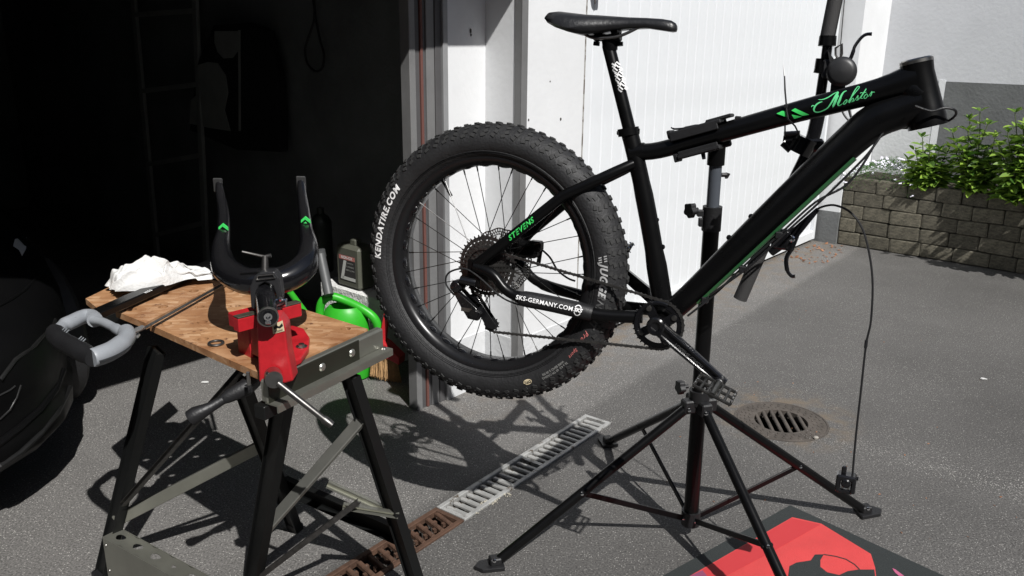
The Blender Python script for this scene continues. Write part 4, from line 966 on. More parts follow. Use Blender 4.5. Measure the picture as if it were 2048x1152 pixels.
def pedal(P, side, tilt):
    e = BD * cos(tilt) + BU * sin(tilt) * 1.0; up = BU * cos(tilt) - BD * sin(tilt); o_ = BN * side
    m = MB(); c = P + o_ * .058; rails = (-.045, -.030, -.012, .012, .030, .045)
    for x_ in rails: m.tube([c + e * x_ - o_ * .045, c + e * x_ + o_ * (.045 if abs(x_) > .02 else .05)], .0036, 8)
    for y_ in (-.046, .0, .047): m.tube([c - e * (.046) + o_ * y_, c + e * .046 + o_ * y_], .0042, 8)
    m.tube([P + o_ * .006, c + o_ * .05], [.009, .0075], 12)
    r = build('pedal', m, M('worn_pedal_metal', (.07, .068, .065), .35, .85, var=.4, vscale=50), bike, True)
    q = MB()
    for x_ in (-.045, .045):
        for y_ in (-.04, -.013, .013, .04):
            for s2 in (1, -1): q.tube([c + e * x_ + o_ * y_, c + e * x_ + o_ * y_ + up * .008 * s2], .0019, 6)
    for x_ in (-.02, .02):
        for s2 in (1, -1): q.tube([c + e * x_ + o_ * .048, c + e * x_ + o_ * .048 + up * .008 * s2], .0019, 6)
    build('grip_pins', q, chm, r, stuff=False)
    q = MB(); q.lathe(P + o_ * .001, o_, [(.010, 0), (.010, .010), (.007, .014), (.0001, .014)], 12); build('axle_end', q, stl, r, True)
pedal(pe + BN * .008, 1, -.35)
pedal(B(CU - Lc.x, CV - Lc.y, -.090), -1, 1.1)
# hoses and cables on the frame
for pts in ([(1830, 212, .055), (1862, 222, .055), (1888, 216, .05), (1908, 219, .04), (1912, 228, .02), (1900, 240, .0), (1880, 246, -.02)],
            [(1843, 256, -.02), (1810, 256, -.01), (1775, 258, .0), (1752, 285, .0), (1725, 330, .01), (1690, 372, .015), (1630, 405, .02), (1560, 468, .02), (1490, 530, .02), (1430, 588, .02), (1375, 632, .03)],
            [(1768, 262, .02), (1738, 305, .03), (1700, 345, .03), (1648, 396, .03), (1575, 462, .03), (1500, 532, .03), (1420, 590, .03)]):
    m = MB(); m.tube([bp(*p) for p in spline(pts, 6)], .0027, 8); build('cable', m, blkp, bike, True)
for x_, y_ in ((1558, 470), (1485, 538), (1410, 600)): m = MB(); m.box(bp(x_, y_, .015), BD * .008, BU * .008, BN * .01, bev=.002); build('cable_guide', m, blkp, bike)
m = MB(); m.tube([bp(*p) for p in ((1569, 152, .0), (1570, 180, .01), (1573, 214, .026))], [.0016, .0021, .0021], 8); m.tube([bp(*p) for p in ((1572, 214, .027), (1576, 238, .031), (1590, 252, .015), (1598, 268, -.06))], .0019, 8)
m.tube([bp(*p) for p in ((1572, 212, -.02), (1570, 250, -.02), (1570, 272, -.08))], .0019, 8); m.box(bp(1572, 212, .026), BD * .004, BU * .004, BN * .003, bev=.001)
build('cable_tie', m, blkp, bike)
m = MB(); m.tube([bp(1566, 128, .0), bp(1569, 152, .0)], [.0005, .0022], 8); build('cable_tie_tip', m, wht, bike)

# ================================================================== HANDLEBAR hanging behind the frame
HB = -.13
hb = thing('handlebar', 'black handlebar with grips and brake levers, hanging upright behind the frame by a cable tie', 'handlebar', bp(1632, 280, HB))
m = MB(); m.tube([bp(*p) for p in spline([(1690, -120, HB), (1662, 40, HB), (1650, 130, HB), (1641, 190, HB), (1634, 240, HB), (1618, 300, HB), (1590, 360, HB), (1560, 425, HB), (1530, 488, HB), (1500, 555, HB)], 5)], [.0112] * 8 + [.0118] * 10 + [.0165] * 14 + [.0125] * 14, 16); build('bar', m, blkg, hb, True)
m = MB(); q = [bp(1696, -130, HB), bp(1653, 84, HB)]; m.tube([q[0], q[1]], .0172, 18); build('grip', m, gripm, hb, True)
m = MB(); m.tube([bp(1656, 72, HB), bp(1654, 92, HB)], [.0195, .0205], 18); build('grip_collar', m, blk, hb, True); m = MB(); m.tube([bp(1648, 118, HB), bp(1645, 136, HB)], .0185, 16); m.tube([bp(1648, 132, HB), bp(1644, 148, HB)], .0205, 12); build('lever_collar', m, blk, hb, True)
m = MB(); m.tube([bp(1528, 488, HB), bp(1480, 598, HB)], [.0168, .0175], 20); build('grip', m, gripm, hb, True)
m = MB(); sx = bp(1683, 143, HB + .03); m.lathe(sx, BN, [(.0001, .012), (.022, .011), (.030, .007), (.034, .0), (.034, -.014), (.0001, -.016)], 28); m.prism([bp(1655, 100, HB + .03), bp(1668, 118, HB + .03), bp(1700, 120, HB + .03), bp(1712, 145, HB + .03), bp(1690, 172, HB + .03), bp(1666, 160, HB + .03)], -BN * .02)
m.box(bp(1662, 138, HB + .01), BD * .020, BU * .022, BN * .014, bev=.005); m.box(bp(1676, 172, HB + .01), BD * .016, BU * .020, BN * .010, bev=.004); build('shifter', m, M('shifter_plastic', (.022, .022, .023), .45), hb, True)
m = MB(); m.tube([bp(*p) for p in spline([(1690, 124, HB), (1700, 118, HB), (1706, 104, HB), (1710, 92, HB), (1722, 76, HB), (1732, 69, HB), (1744, 68, HB)], 5)], [.0085, .0085] + [.0065] * 10 + [.0055] * 16 + [.0058] * 3, 12, sq=.7); build('brake_lever', m, blkg, hb, True)
m = MB(); q = [bp(*p) for p in ((1671, 110, HB + .03), (1671, 96, HB + .03), (1684, 88, HB + .03), (1684, 108, HB + .03), (1679, 122, HB + .03))]; m.tube(q, .0028, 8, closed=True); build('shift_lever', m, stld, hb, True)
m = MB(); m.tube([bp(1694, -60, HB), bp(1681, 92, HB + .03), bp(1680, 118, HB + .03)], .0012, 6); m.tube([bp(*p) for p in spline([(1676, 180, HB + .02), (1682, 215, HB), (1692, 235, HB), (1712, 255, HB)], 5)], .0024, 8); m.tube([bp(*p) for p in spline([(1690, 180, HB + .02), (1697, 215, HB), (1704, 240, HB), (1712, 258, HB)], 5)], .0030, 8); build('cable', m, blkp, hb, True)
m = MB(); m.tube([bp(1612, 275, HB + .02), bp(1595, 305, HB + .02)], .031, 18); m.box(bp(1582, 283, HB + .02), BD * .018, BU * .020, BN * .018, bev=.007); m.box(bp(1630, 290, HB), BD * .020, BU * .016, BN * .02, bev=.006)
m.tube([bp(1568, 268, HB + .04), bp(1600, 266, HB + .04)], .006, 10); m.tube([bp(1566, 285, HB + .03), bp(1582, 300, HB + .03)], .010, 10); build('lever_clamp', m, blkg, hb, True)
m = MB(); m.box(bp(1562, 478, HB), BD * .022, BU * .026, BN * .016, bev=.006); m.tube([bp(1540, 505, HB), bp(1585, 470, HB)], [.012, .016], 12); m.prism([bp(1562, 468, HB - .01), bp(1590, 452, HB - .01), bp(1634, 414, HB - .01), bp(1640, 420, HB - .01), (bp(1600, 470, HB - .01)), bp(1588, 500, HB - .01), bp(1574, 500, HB - .01)], BN * .018); build('brake_body', m, blkg, hb, True, bevel=.002)
m = MB(); m.tube([bp(*p) for p in spline([(1582, 480, HB), (1582, 498, HB), (1574, 512, HB), (1572, 526, HB), (1575, 542, HB), (1583, 552, HB), (1590, 552, HB)], 5)], [.010] * 6 + [.0075] * 14 + [.006] * 11, 12, sq=.75); build('brake_lever', m, blkg, hb, True)
m = MB(); m.lathe(bp(1583, 478, HB + .012), BN, [(.0001, .004), (.006, .003), (.009, 0)], 10); build('bolt', m, chm, hb, True)
bc = thing('front_brake_caliper', 'loose black brake caliper dangling on its hose just above a stand foot', 'brake caliper', bp(1695, 955, HB))
m = MB(); m.tube([bp(*p) for p in spline([(1630, 420, HB), (1650, 412, HB), (1672, 411, HB), (1700, 424, HB), (1722, 452, HB), (1736, 495, HB), (1745, 560, HB), (1742, 640, HB), (1732, 690, HB), (1722, 780, HB), (1712, 870, HB), (1705, 950, HB)], 5)], .0027, 8); m.tube([bp(1733, 680, HB), bp(1731, 696, HB)], .0042, 8); build('brake_hose', m, blkp, bc, True)
c0 = bp(1692, 962, HB)
m = MB(); m.box(c0 + BU * .012, BD * .024, BU * .008, BN * .018, bev=.004); m.box(c0 + BD * -.018 + BU * -.008, BD * .006, BU * .018, BN * .018, bev=.003); m.box(c0 + BD * .018 + BU * -.008, BD * .006, BU * .018, BN * .018, bev=.003)
m.box(c0 + BU * -.024, BD * .018, BU * .006, BN * .014, bev=.003); m.box(c0 + BD * -.008 + BU * .028, BD * .006, BU * .012, BN * .006, bev=.003); m.lathe(c0 + BN * .018, BN, [(.0001, .004), (.009, .003), (.012, 0)], 14); m.tube([c0 + BD * .02 + BU * .012, c0 + BD * .028 + BU * .012], .005, 8); build('caliper_body', m, blkg, bc, True)
m = MB(); m.box(c0 + BD * -.007 + BU * -.008 + BN * .006, BD * .003, BU * .010, BN * .004); m.box(c0 + BD * .007 + BU * -.008 + BN * .006, BD * .003, BU * .010, BN * .004); build('brake_pads', m, stl, bc)

# ================================================================== REPAIR STAND
RS = thing('repair_stand', 'black four legged bicycle repair stand holding the frame by its top tube', 'repair stand', (.555, 2.31, 0))
PB0 = atY(1381, 1040, 2.31); PTp = atY(1436, 260, 2.29); Pdir = (PTp - PB0).normalized()
def PZ(z): return PB0 + Pdir * ((z - PB0.z) / Pdir.z)
def zpix(py): 
    lo, hi = 0.0, 1.6
    for _ in range(40):
        mid = (lo + hi) / 2; q = PZ(mid) - O3; dpt = q.y * cos(PITCH) - q.z * sin(PITCH); y_ = 576 - FPX * (q.y * sin(PITCH) + q.z * cos(PITCH)) / dpt
        if y_ > py: lo = mid
        else: hi = mid
    return lo
m = MB(); m.tube([PZ(PB0.z), PZ(zpix(452))], .0225, 24); build('pole', m, blk, RS, True)
m = MB(); m.tube([PZ(zpix(455)), PZ(zpix(300))], .0175, 20); build('inner_tube', m, greytube, RS, True)
m = MB(); m.tube([PZ(zpix(456)), PZ(zpix(408))], .0265, 22); m.box(PZ(zpix(422)) - X1 * .03, X1 * .012, Y1 * .009, Z1 * .009, bev=.002); m.box(PZ(zpix(440)) - X1 * .03, X1 * .006, Y1 * .008, Z1 * .012, bev=.002); build('collar', m, blkp, RS, True)
def knob(c, ax, r=.019):
    m = MB(); pts = []; ax = V(ax).normalized(); u = ax.orthogonal().normalized(); w_ = ax.cross(u)
    for k in range(40):
        a = 2 * pi * k / 40; rr = r * (1 + .13 * cos(5 * a)); pts.append(V(c) + u * cos(a) * rr + w_ * sin(a) * rr)
    m.prism(pts, ax * .016); m.tube([V(c) + ax * .016, V(c) + ax * .032], .006, 10); return build('knob', m, blkp, RS, True)
knob(PZ(zpix(417)) - X1 * .066, X1 + Y1 * .5); knob(atY(1356, 775, 2.27), X1 + Y1 * .3)
m = MB(); m.tube([PZ(zpix(345)) + X1 * .018, PZ(zpix(345)) + X1 * .032], .006, 10); m.prism([PZ(zpix(353)) + X1 * .030, PZ(zpix(341)) + X1 * .032, PZ(zpix(343)) + X1 * .042, PZ(zpix(352)) + X1 * .036], Y1 * .012); build('lever', m, blkp, RS)
m = MB(); m.tube([PZ(zpix(325)), PZ(zpix(318))], .0235, 20); m.tube([PZ(zpix(318)), PZ(zpix(255))], .0235, 20); m.tube([PZ(zpix(275)), bp(1436, 262, -.05)], .021, 18); m.tube([bp(1436, 262, -.05), bp(1436, 262, -.02)], [.024, .030], 18); build('clamp_arm', m, blk, RS, True)
tta, ttb = bp(1352, 290, 0), bp(1470, 258, 0); tdir = (ttb - tta).normalized(); tup = BN.cross(tdir).normalized(); tup = tup if tup.z > 0 else -tup
cj = (bp(1395, 279, 0)); m = MB()
m.box(cj + tup * .0275 + tdir * .005, tdir * .062, tup * .0055, BN * .030, bev=.003); m.box(cj + tup * .034 + tdir * .062, tdir * .030, tup * .004, BN * .026, bev=.002); m.box(cj + tup * .020 + BN * .026, tdir * .058, tup * .010, BN * .004, bev=.002)
m.box(cj - tup * .030, tdir * .052, tup * .0055, BN * .030, bev=.003); m.box(cj - tup * .024 + BN * .025, tdir * .048, tup * .007, BN * .004, bev=.002); m.box(bp(1436, 268, -.036), tdir * .026, tup * .036, BN * .008, bev=.004)
m.box(cj - tup * .030 - tdir * .056, tdir * .005, tup * .010, BN * .026, bev=.002); m.box(cj + tup * .028 - tdir * .058, tdir * .005, tup * .010, BN * .026, bev=.002); m.box(bp(1476, 240, 0), BD * .007, BU * .009, BN * .008, bev=.002)
build('clamp_jaw', m, blkp, RS)
m = MB(); m.tube([bp(*p) for p in spline([(1342, 255, .0), (1350, 258, .0), (1372, 256, .0), (1395, 252, .0), (1400, 258, .0)], 4)], [.0025] * 3 + [.0035] * 5 + [.006] * 5 + [.0065] * 4, 10, sq=.7); m.tube([bp(1405, 300, .01), bp(1408, 318, .015)], [.006, .0045], 8); build('quick_release_lever', m, blkg, RS, True)
za = zpix(800); AP = PZ(za); HUBZ = PB0.z
m = MB(); m.tube([PZ(za + .03), PZ(za - .005)], .0285, 24); m.tube([PZ(zpix(775)), PZ(zpix(795))], .030, 20); build('upper_hub', m, blkp, RS, True)
m = MB(); m.tube([PZ(HUBZ - .012), PZ(HUBZ + .035)], .029, 24); build('lower_hub', m, blkp, RS, True)
feet = [gz(985, 1134), gz(1733, 1028), gz(1214, 888), None]
ctr = V((PB0.x, PB0.y, 0)); feet[3] = ctr + (ctr - feet[2]) * 1.0 + V((.02, -.02, 0)); lowp = [gz(1168, 988, .21), gz(1600, 933, .17), gz(1284, 850, .25), gz(1545, 1085, .21)]
for i, ft in enumerate(feet):
    dv_ = (ft - ctr); dv_.z = 0; dv_.normalize(); top = PZ(za - .012) + dv_ * .035; bot = V((ft.x, ft.y, .018)) - dv_ * .015; sd_ = V((-dv_.y, dv_.x, 0))
    m = MB(); m.tube([top, bot], .0145, 16)
    lg = build('leg', m, blk, RS, True)
    m = MB(); fp = ft; m.prism([fp + dv_ * .055 + ZU * .001, fp + dv_ * .035 + sd_ * .024 + ZU * .001, fp - dv_ * .03 + sd_ * .030 + ZU * .001, fp - dv_ * .036 - sd_ * .030 + ZU * .001, fp + dv_ * .035 - sd_ * .024 + ZU * .001], ZU * .012)
    m.box(fp - dv_ * .008 + ZU * .022, dv_ * .018, sd_ * .016, ZU * .012, bev=.004); build('rubber_foot', m, blkp, lg, bevel=.003)
    m = MB(); m.lathe(fp - dv_ * .006 + ZU * .026, V((0, -1, .25)), [(.0001, .021), (.005, .020), (.0065, .017)], 10); m.lathe(top + V((0, -.022, 0)) , V((0, -1, .2)), [(.0001, .004), (.005, .003), (.0065, 0)], 10); build('bolt', m, chm, lg, True)
    m = MB(); m.box(PZ(za - .008) + dv_ * .030, dv_ * .022, sd_ * .017, ZU * .020, bev=.004); build('bracket', m, blkp, RS)
    mid = top.lerp(bot, .56); hp = PZ(HUBZ + .012) + dv_ * .026
    m = MB(); t_ = (mid - hp).normalized(); m.box((mid + hp) / 2, t_ * ((mid - hp).length / 2), sd_ * .003, t_.cross(sd_).normalized() * .0085, bev=.001); m.tube([mid - sd_ * .016, mid + sd_ * .016], .006, 10); br = build('brace', m, blk, RS)
    m = MB(); m.lathe(mid + V((0, -.012, .004)), V((0, -1, .3)), [(.0001, .005), (.005, .004), (.0065, 0)], 10); m.lathe(hp + V((0, -.006, 0)), V((0, -1, .3)), [(.0001, .004), (.004, .003), (.005, 0)], 10); build('rivet', m, chm, br, True)

# ================================================================== WORKBENCH
ZT = .78
def beam(mb, P, Q, wd, th, side=None, bev=.002):        # rectangular bar; wd across `side`, th across the third axis
    P, Q = V(P), V(Q); t = (Q - P).normalized(); sd_ = V(side) if side is not None else t.cross(ZU)
    sd_ = (sd_ - t * sd_.dot(t)).normalized(); up = t.cross(sd_)
    mb.box((P + Q) / 2, t * ((Q - P).length / 2), sd_ * wd / 2, up * th / 2, bev=bev); return mb
def Uchan(mb, P, Q, wd, th, side=None, open_=1, wall=.0022):   # folded steel channel
    P, Q = V(P), V(Q); t = (Q - P).normalized(); sd_ = V(side) if side is not None else t.cross(ZU)
    sd_ = (sd_ - t * sd_.dot(t)).normalized(); up = t.cross(sd_) * open_; c = (P + Q) / 2; L = t * ((Q - P).length / 2)
    mb.box(c - up * (th / 2), L, sd_ * wd / 2, up * wall / 2); mb.box(c - sd_ * (wd / 2 - wall / 2), L, sd_ * wall / 2, up * (th / 2)); mb.box(c + sd_ * (wd / 2 - wall / 2), L, sd_ * wall / 2, up * (th / 2)); return mb
wb = thing('folding_workbench', 'folding workbench with worn chipboard jaws, grey steel rails and black legs', 'workbench', gz(450, 900))
import bmesh
def fixn(me):
    b = bmesh.new(); b.from_mesh(me); bmesh.ops.remove_doubles(b, verts=b.verts, dist=1e-5); bmesh.ops.recalc_face_normals(b, faces=b.faces); b.to_mesh(me); b.free(); me.update()
def board(px, nu, nv, holes, r=.013, th=.017):         # planar board of nu x nv cells, the cells in `holes` drilled right through
    c = [gz(x_, y_, ZT) for x_, y_ in px]; P = lambda u, v: c[0].lerp(c[1], u).lerp(c[3].lerp(c[2], u), v)
    m = MB(); dn = V((0, 0, -th)); n = 24
    for a in range(nu):
        for b in range(nv):
            q = [P(a / nu, b / nv), P((a + 1) / nu, b / nv), P((a + 1) / nu, (b + 1) / nv), P(a / nu, (b + 1) / nv)]
            if (a, b) not in holes:
                m.add(q, [(0, 1, 2, 3)]); m.add([p + dn for p in q], [(3, 2, 1, 0)]); continue
            ce = sum(q, V((0, 0, 0))) / 4; rim = []
            for k in range(4):
                for t_ in range(n // 4): rim.append(q[k].lerp(q[(k + 1) % 4], t_ / (n / 4)))
            hl = [ce + (p - ce).normalized() * r for p in rim]
            m.add(rim[:] + hl, [(k, (k + 1) % n, (k + 1) % n + n, k + n) for k in range(n)])
            m.add([p + dn for p in rim + hl], [(k + n, (k + 1) % n + n, (k + 1) % n, k) for k in range(n)])
            m.add(hl + [p + dn for p in hl], [(k, (k + 1) % n, (k + 1) % n + n, k + n) for k in range(n)])
    ed = [P(a / nu, 0) for a in range(nu)] + [P(1, b / nv) for b in range(nv)] + [P(1 - a / nu, 1) for a in range(nu)] + [P(0, 1 - b / nv) for b in range(nv)]
    e = len(ed); m.add(ed + [p + dn for p in ed], [(k, (k + 1) % e, (k + 1) % e + e, k + e) for k in range(e)])
    o = build('board', m, OSB, wb); fixn(o.data); return c
Lc3 = board([(299, 649), (530, 751), (736, 658), (451, 570)], 6, 5, {(0, 0), (1, 1), (2, 0), (0, 2), (1, 3), (2, 4), (4, 3), (4, 1), (0, 4), (3, 2), (5, 4), (2, 2)})
board([(231, 622), (291, 646), (444, 566), (388, 546)], 2, 5, {(0, 0), (1, 1), (0, 2), (1, 3), (0, 4)})
board([(171, 597), (195, 617), (352, 535), (330, 520)], 1, 4, set())
Fq, Rq = Lc3[1], Lc3[2]; er = (Rq - Fq); er.z = 0; elen = er.length; er.normalize(); eo = V((er.y, -er.x, 0))     # along the end rail, outward
Lq = Lc3[0]; el = (Lq - Fq).normalized()
m = MB(); a = Fq - er * .02 + eo * .014; b_ = Rq + er * .03 + eo * .014
m.box((a + b_) / 2 - ZU * .028, er * ((b_ - a).length / 2), eo * .012, ZU * .027, bev=.005); m.box((a + b_) / 2 - ZU * .053 + eo * .020, er * ((b_ - a).length / 2), eo * .018, ZU * .0018); m.box((a + b_) / 2 - ZU * .061 + eo * .037, er * ((b_ - a).length / 2), eo * .0018, ZU * .008)
rail = build('end_rail', m, toolgrey, wb)
m = MB(); a2, b2 = Fq - er * .03 + eo * .006 - ZU * .074, Rq + er * .0 + eo * .006 - ZU * .074; m.box((a2 + b2) / 2, er * ((b2 - a2).length / 2), eo * .016, ZU * .016, bev=.002); build('lower_rail', m, benchblk, wb)
q = MB(); pa_, pb_ = Fq - er * .02, Fq.lerp(Rq, .80); q.box((pa_ + pb_) / 2 + eo * .0278 - ZU * .027, er * ((pb_ - pa_).length / 2), eo * .0015, ZU * .026, bev=.001); build('end_plate', q, M('dark_olive_steel', (.035, .035, .026), .4, .5, var=.1), wb)
for f_ in (.42, .72): 
    q = MB(); q.lathe(Fq.lerp(Rq, f_) + eo * .0295 - ZU * .026, eo, [(.0001, .004), (.007, .0035), (.010, .001), (.0105, 0)], 16); build('rivet', q, palegrey, rail, True)
q = MB(); q.lathe(b_ - ZU * .051 + eo * .020 - er * .012, ZU, [(.0001, .004), (.006, .003), (.009, 0)], 14); build('screw', q, stl, rail, True)
# far end rail (left side), seen under the boards
m = MB(); aL, bL = gz(205, 640, .74), gz(420, 560, .74); m.box((aL + bL) / 2, (bL - aL) / 2, (bL - aL).normalized().cross(ZU) * .012, ZU * .02); build('end_rail', m, benchblk, wb)
legs = [(gz(313, 700, .70), gz(203, 1158)), (gz(566, 800, .70), gz(500, 1198)), (gz(479, 760, .70), gz(590, 1058)), (gz(700, 752, .70), gz(842, 1196))]
def lp(i, z): P, Q = legs[i]; f = (P.z - z) / (P.z - Q.z); return P.lerp(Q, f)
for i, (P, Q) in enumerate(legs):
    m = MB(); t = (Q - P).normalized(); sd_ = el if i in (0, 2) else el
    Uchan(m, P, Q + t * -.01, .046, .026, side=(el if i else el), open_=-1); beam(m, P, Q, .042, .012, side=el); lg = build('leg', m, benchblk, wb)
    m = MB(); m.box(Q + ZU * .012, el * .027, er * .018, ZU * .012, bev=.004); build('rubber_foot', m, blkp, lg)
    if i in (3, 1):
        for zz in (.50, .22, .14): q = MB(); q.lathe(lp(i, zz) + eo * .016, eo, [(.0001, .004), (.007, .003), (.009, 0)], 12); build('rivet', q, stl, lg, True)
def brace(P, Q, wd, th, mat, side=None, chan=True, name='brace'):
    m = MB(); (Uchan if chan else beam)(m, P, Q, wd, th, side=side); return build(name, m, mat, wb)
brace(atY(724, 838, lp(3, .45).y - .01), atY(528, 1062, lp(1, .2).y - .02), .030, .014, palegrey, side=eo, chan=False)
brace(lp(2, .235) + er * .02, lp(3, .19) + er * .02, .050, .02, benchblk, side=ZU, chan=True, name='cross_rail')
brace(atY(655, 968, lp(3, .25).y + .02), atY(788, 1028, lp(3, .2).y), .020, .010, toolgrey, side=ZU, name='link_plate')
brace(atY(686, 1012, lp(3, .2).y - .05), atY(797, 1030, lp(3, .2).y - .03), .016, .012, toolgrey, side=ZU, name='link_plate')
brace(atY(718, 1002, lp(3, .2).y - .06), atY(500, 1168, lp(1, .05).y - .03), .013, .010, stld, side=ZU, name='linkage_rod')
brace(lp(0, .19), atY(545, 880, lp(2, .33).y + .01), .034, .012, toolgrey, side=ZU, chan=False, name='cross_rail')
brace(atY(246, 1008, lp(0, .17).y - .03), atY(486, 736, lp(2, .70).y - .02), .013, .012, stld, side=el, chan=True, name='linkage_rod')
m = MB(); q0 = atY(505, 762, 1.80); m.tube([atY(382, 836, 1.70), atY(392, 829, 1.702), atY(420, 815, 1.715), atY(445, 800, 1.735), atY(456, 793, 1.74), atY(490, 776, 1.76), q0], [.0185, .0185, .012, .0105, .015, .0195, .020], 20); m.tube([q0, Fq.lerp(Lq, .15) - ZU * .05], .008, 10); build('crank_grip', m, blkp, wb, True)
m = MB(); m.lathe(atY(382, 836, 1.70), (atY(382, 836, 1.70) - atY(420, 815, 1.715)), [(.0185, 0), (.017, .003), (.012, .003), (.011, -.004), (.0001, -.004)], 20); build('grip_cap', m, gripm, wb, True)
m = MB(); m.box(atY(497, 757, 1.70), X1 * .004, Y1 * .002, Z1 * .016, bev=.001); build('tab', m, stl, wb)
# perforated step at the foot of the bench
SA, SB = gz(207, 1074, .165), gz(470, 1222, .165); st_t = (SB - SA).normalized(); st_n = V((-st_t.y, st_t.x, 0)); SL = (SB - SA).length; SW = .050
m = MB(); nc = 7; cl = SL / nc
for k in range(nc):
    c = SA + st_t * (cl * (k + .5)) + st_n * (SW / 2); rx, ry = (.017, .011) if k % 4 != 3 else (.007, .0055); n = 24; inn = []; out = []
    for j in range(n):
        a = 2 * pi * j / n; cx, cy = cos(a), sin(a); s_ = 1 / max(abs(cx) / (cl / 2), abs(cy) / (SW / 2)); out.append(c + st_t * cx * s_ + st_n * cy * s_); inn.append(c + st_t * (cx * rx + .003 * sin(a * 2)) + st_n * cy * ry)
    for dz in (0, -.0018): m.add([p + ZU * dz for p in inn + out], [((j, j + n, (j + 1) % n + n, (j + 1) % n) if dz == 0 else (j, (j + 1) % n, (j + 1) % n + n, j + n)) for j in range(n)])
    m.add(inn + [p - ZU * .0018 for p in inn], [(j, (j + 1) % n, (j + 1) % n + n, j + n) for j in range(n)])
m.box(SA.lerp(SB, .5) - ZU * .062 - st_n * .0016, st_t * SL / 2, st_n * .0015, ZU * .062); m.box(SA.lerp(SB, .5) - ZU * .008 + st_n * (SW + .001), st_t * SL / 2, st_n * .001, ZU * .009)
m.box(SA - st_t * .0015 + st_n * SW / 2 - ZU * .06, st_t * .0013, st_n * SW / 2, ZU * .06)
stp = build('step', m, toolgrey, wb)
for dz in (.02, .10): q = MB(); q.lathe(SA + st_t * .012 - ZU * dz - st_n * .003, -st_n, [(.0001, .003), (.004, .002), (.005, 0)], 10); build('rivet', q, stl, stp, True)

# ---- vise and fork
vs_ = thing('bench_vise', 'small red bench vise with grey jaws mounted on the workbench corner', 'vise', gz(560, 700, ZT))
VY = 1.70
j0, j1 = gz(476, 638, .895), gz(603, 606, .895); jt = (j1 - j0).normalized(); jn = V((-jt.y, jt.x, 0)); jl = (j1 - j0).length
def slab(poly, Y, D, name, mat, par, bev=0): m = MB(); m.prism([atY(x_, y_, Y) for x_, y_ in poly], D); return build(name, m, mat, par, bevel=bev)
m = MB(); m.box(j0 + jt * jl * .5 + jn * .012 - ZU * .016, jt * jl / 2, jn * .0125, ZU * .016, bev=.002); m.box(j0 + jt * jl * .5 + jn * .018 - ZU * .06, jt * .035, jn * .018, ZU * .045, bev=.003); build('moving_jaw', m, redv, vs_)
m = MB(); m.box(j0 + jt * jl * .5 + jn * .010 + ZU * .0015, jt * jl / 2, jn * .011, ZU * .0016, bev=.0008); build('jaw_plate', m, M('olive_jaw_steel', (.085, .08, .06), .5, .5, var=.3, vscale=50), vs_)
m = MB(); m.box(j0 + jt * jl * .5 + jn * .056 - ZU * .022, jt * jl * .40, jn * .018, ZU * .016, bev=.002); m.box(j0 + jt * jl * .5 + jn * .07 - ZU * .07, jt * .034, jn * .03, ZU * .05, bev=.004); build('fixed_jaw', m, redv, vs_)
vb0 = atY(548, 690, VY)
slab([(513, 636), (555, 632), (570, 652), (575, 700), (587, 762), (566, 768), (551, 745), (534, 745), (529, 768), (518, 765), (515, 700)], VY - .01, V((0, .045, 0)), 'vise_body', redv, vs_, .004)
m = MB(); bc_ = gz(585, 694, ZT + .001); m.prism([gz(x_, y_, ZT + .0012) for x_, y_ in ((548, 745), (575, 742), (603, 728), (618, 707), (620, 686), (608, 668), (585, 662), (560, 672), (535, 700))], V((0, 0, .016))); build('vise_base', m, redv, vs_, bevel=.004)
m = MB(); q = gz(603, 693, ZT + .018); m.lathe(q, ZU, [(.011, 0), (.011, .002), (.0075, .002), (.007, .007), (.0001, .008)], 6); m.lathe(q, ZU, [(.013, 0), (.013, .0012), (.0001, .0012)], 18); build('bolt', m, stl, vs_)
m = MB(); sc0 = atY(546, 750, VY - .02); sdv = (atY(548, 760, VY - .055) - sc0).normalized(); m.tube([sc0, sc0 + sdv * .036], .0185, 22); screw = build('screw_boss', m, stl, vs_, True)
m = MB(); m.tube([sc0 + sdv * .03 + V((-.012, -.006, .016)), sc0 + sdv * .024], [.0035, .0045], 10); hA, hB = atY(556, 766, VY - .055), atY(664, 851, VY - .07); m.tube([hA, hA.lerp(hB, .82), hA.lerp(hB, .86), hB], [.0068, .0068, .0095, .0082], 14); build('handle_bar', m, stld, screw, True)
m = MB(); m.tube([sc0, j0 + jt * jl * .5 + jn * .05 - ZU * .06], .010, 12); build('spindle', m, stl, vs_, True)
lab = [(544, 650), (565, 641), (569, 662), (546, 668)]; m = MB(); m.prism([atY(x_, y_, VY - .0115) for x_, y_ in lab], V((0, .001, 0))); lb = build('label', m, cream, vs_)
m = MB(); m.prism([atY(x_, y_, VY - .0120) for x_, y_ in ((547, 655), (552, 650), (558, 653), (564, 646), (566, 652), (560, 657), (554, 656), (549, 660))], V((0, .0004, 0))); build('emblem', m, blkp, lb)
def lmp(x, y): p = atY(557, 662, VY - .0122); return p + V((x, 0, x * .35 + y))
lettering('TOOLS', lmp, blkp, lb, .0055, bold=.0002)
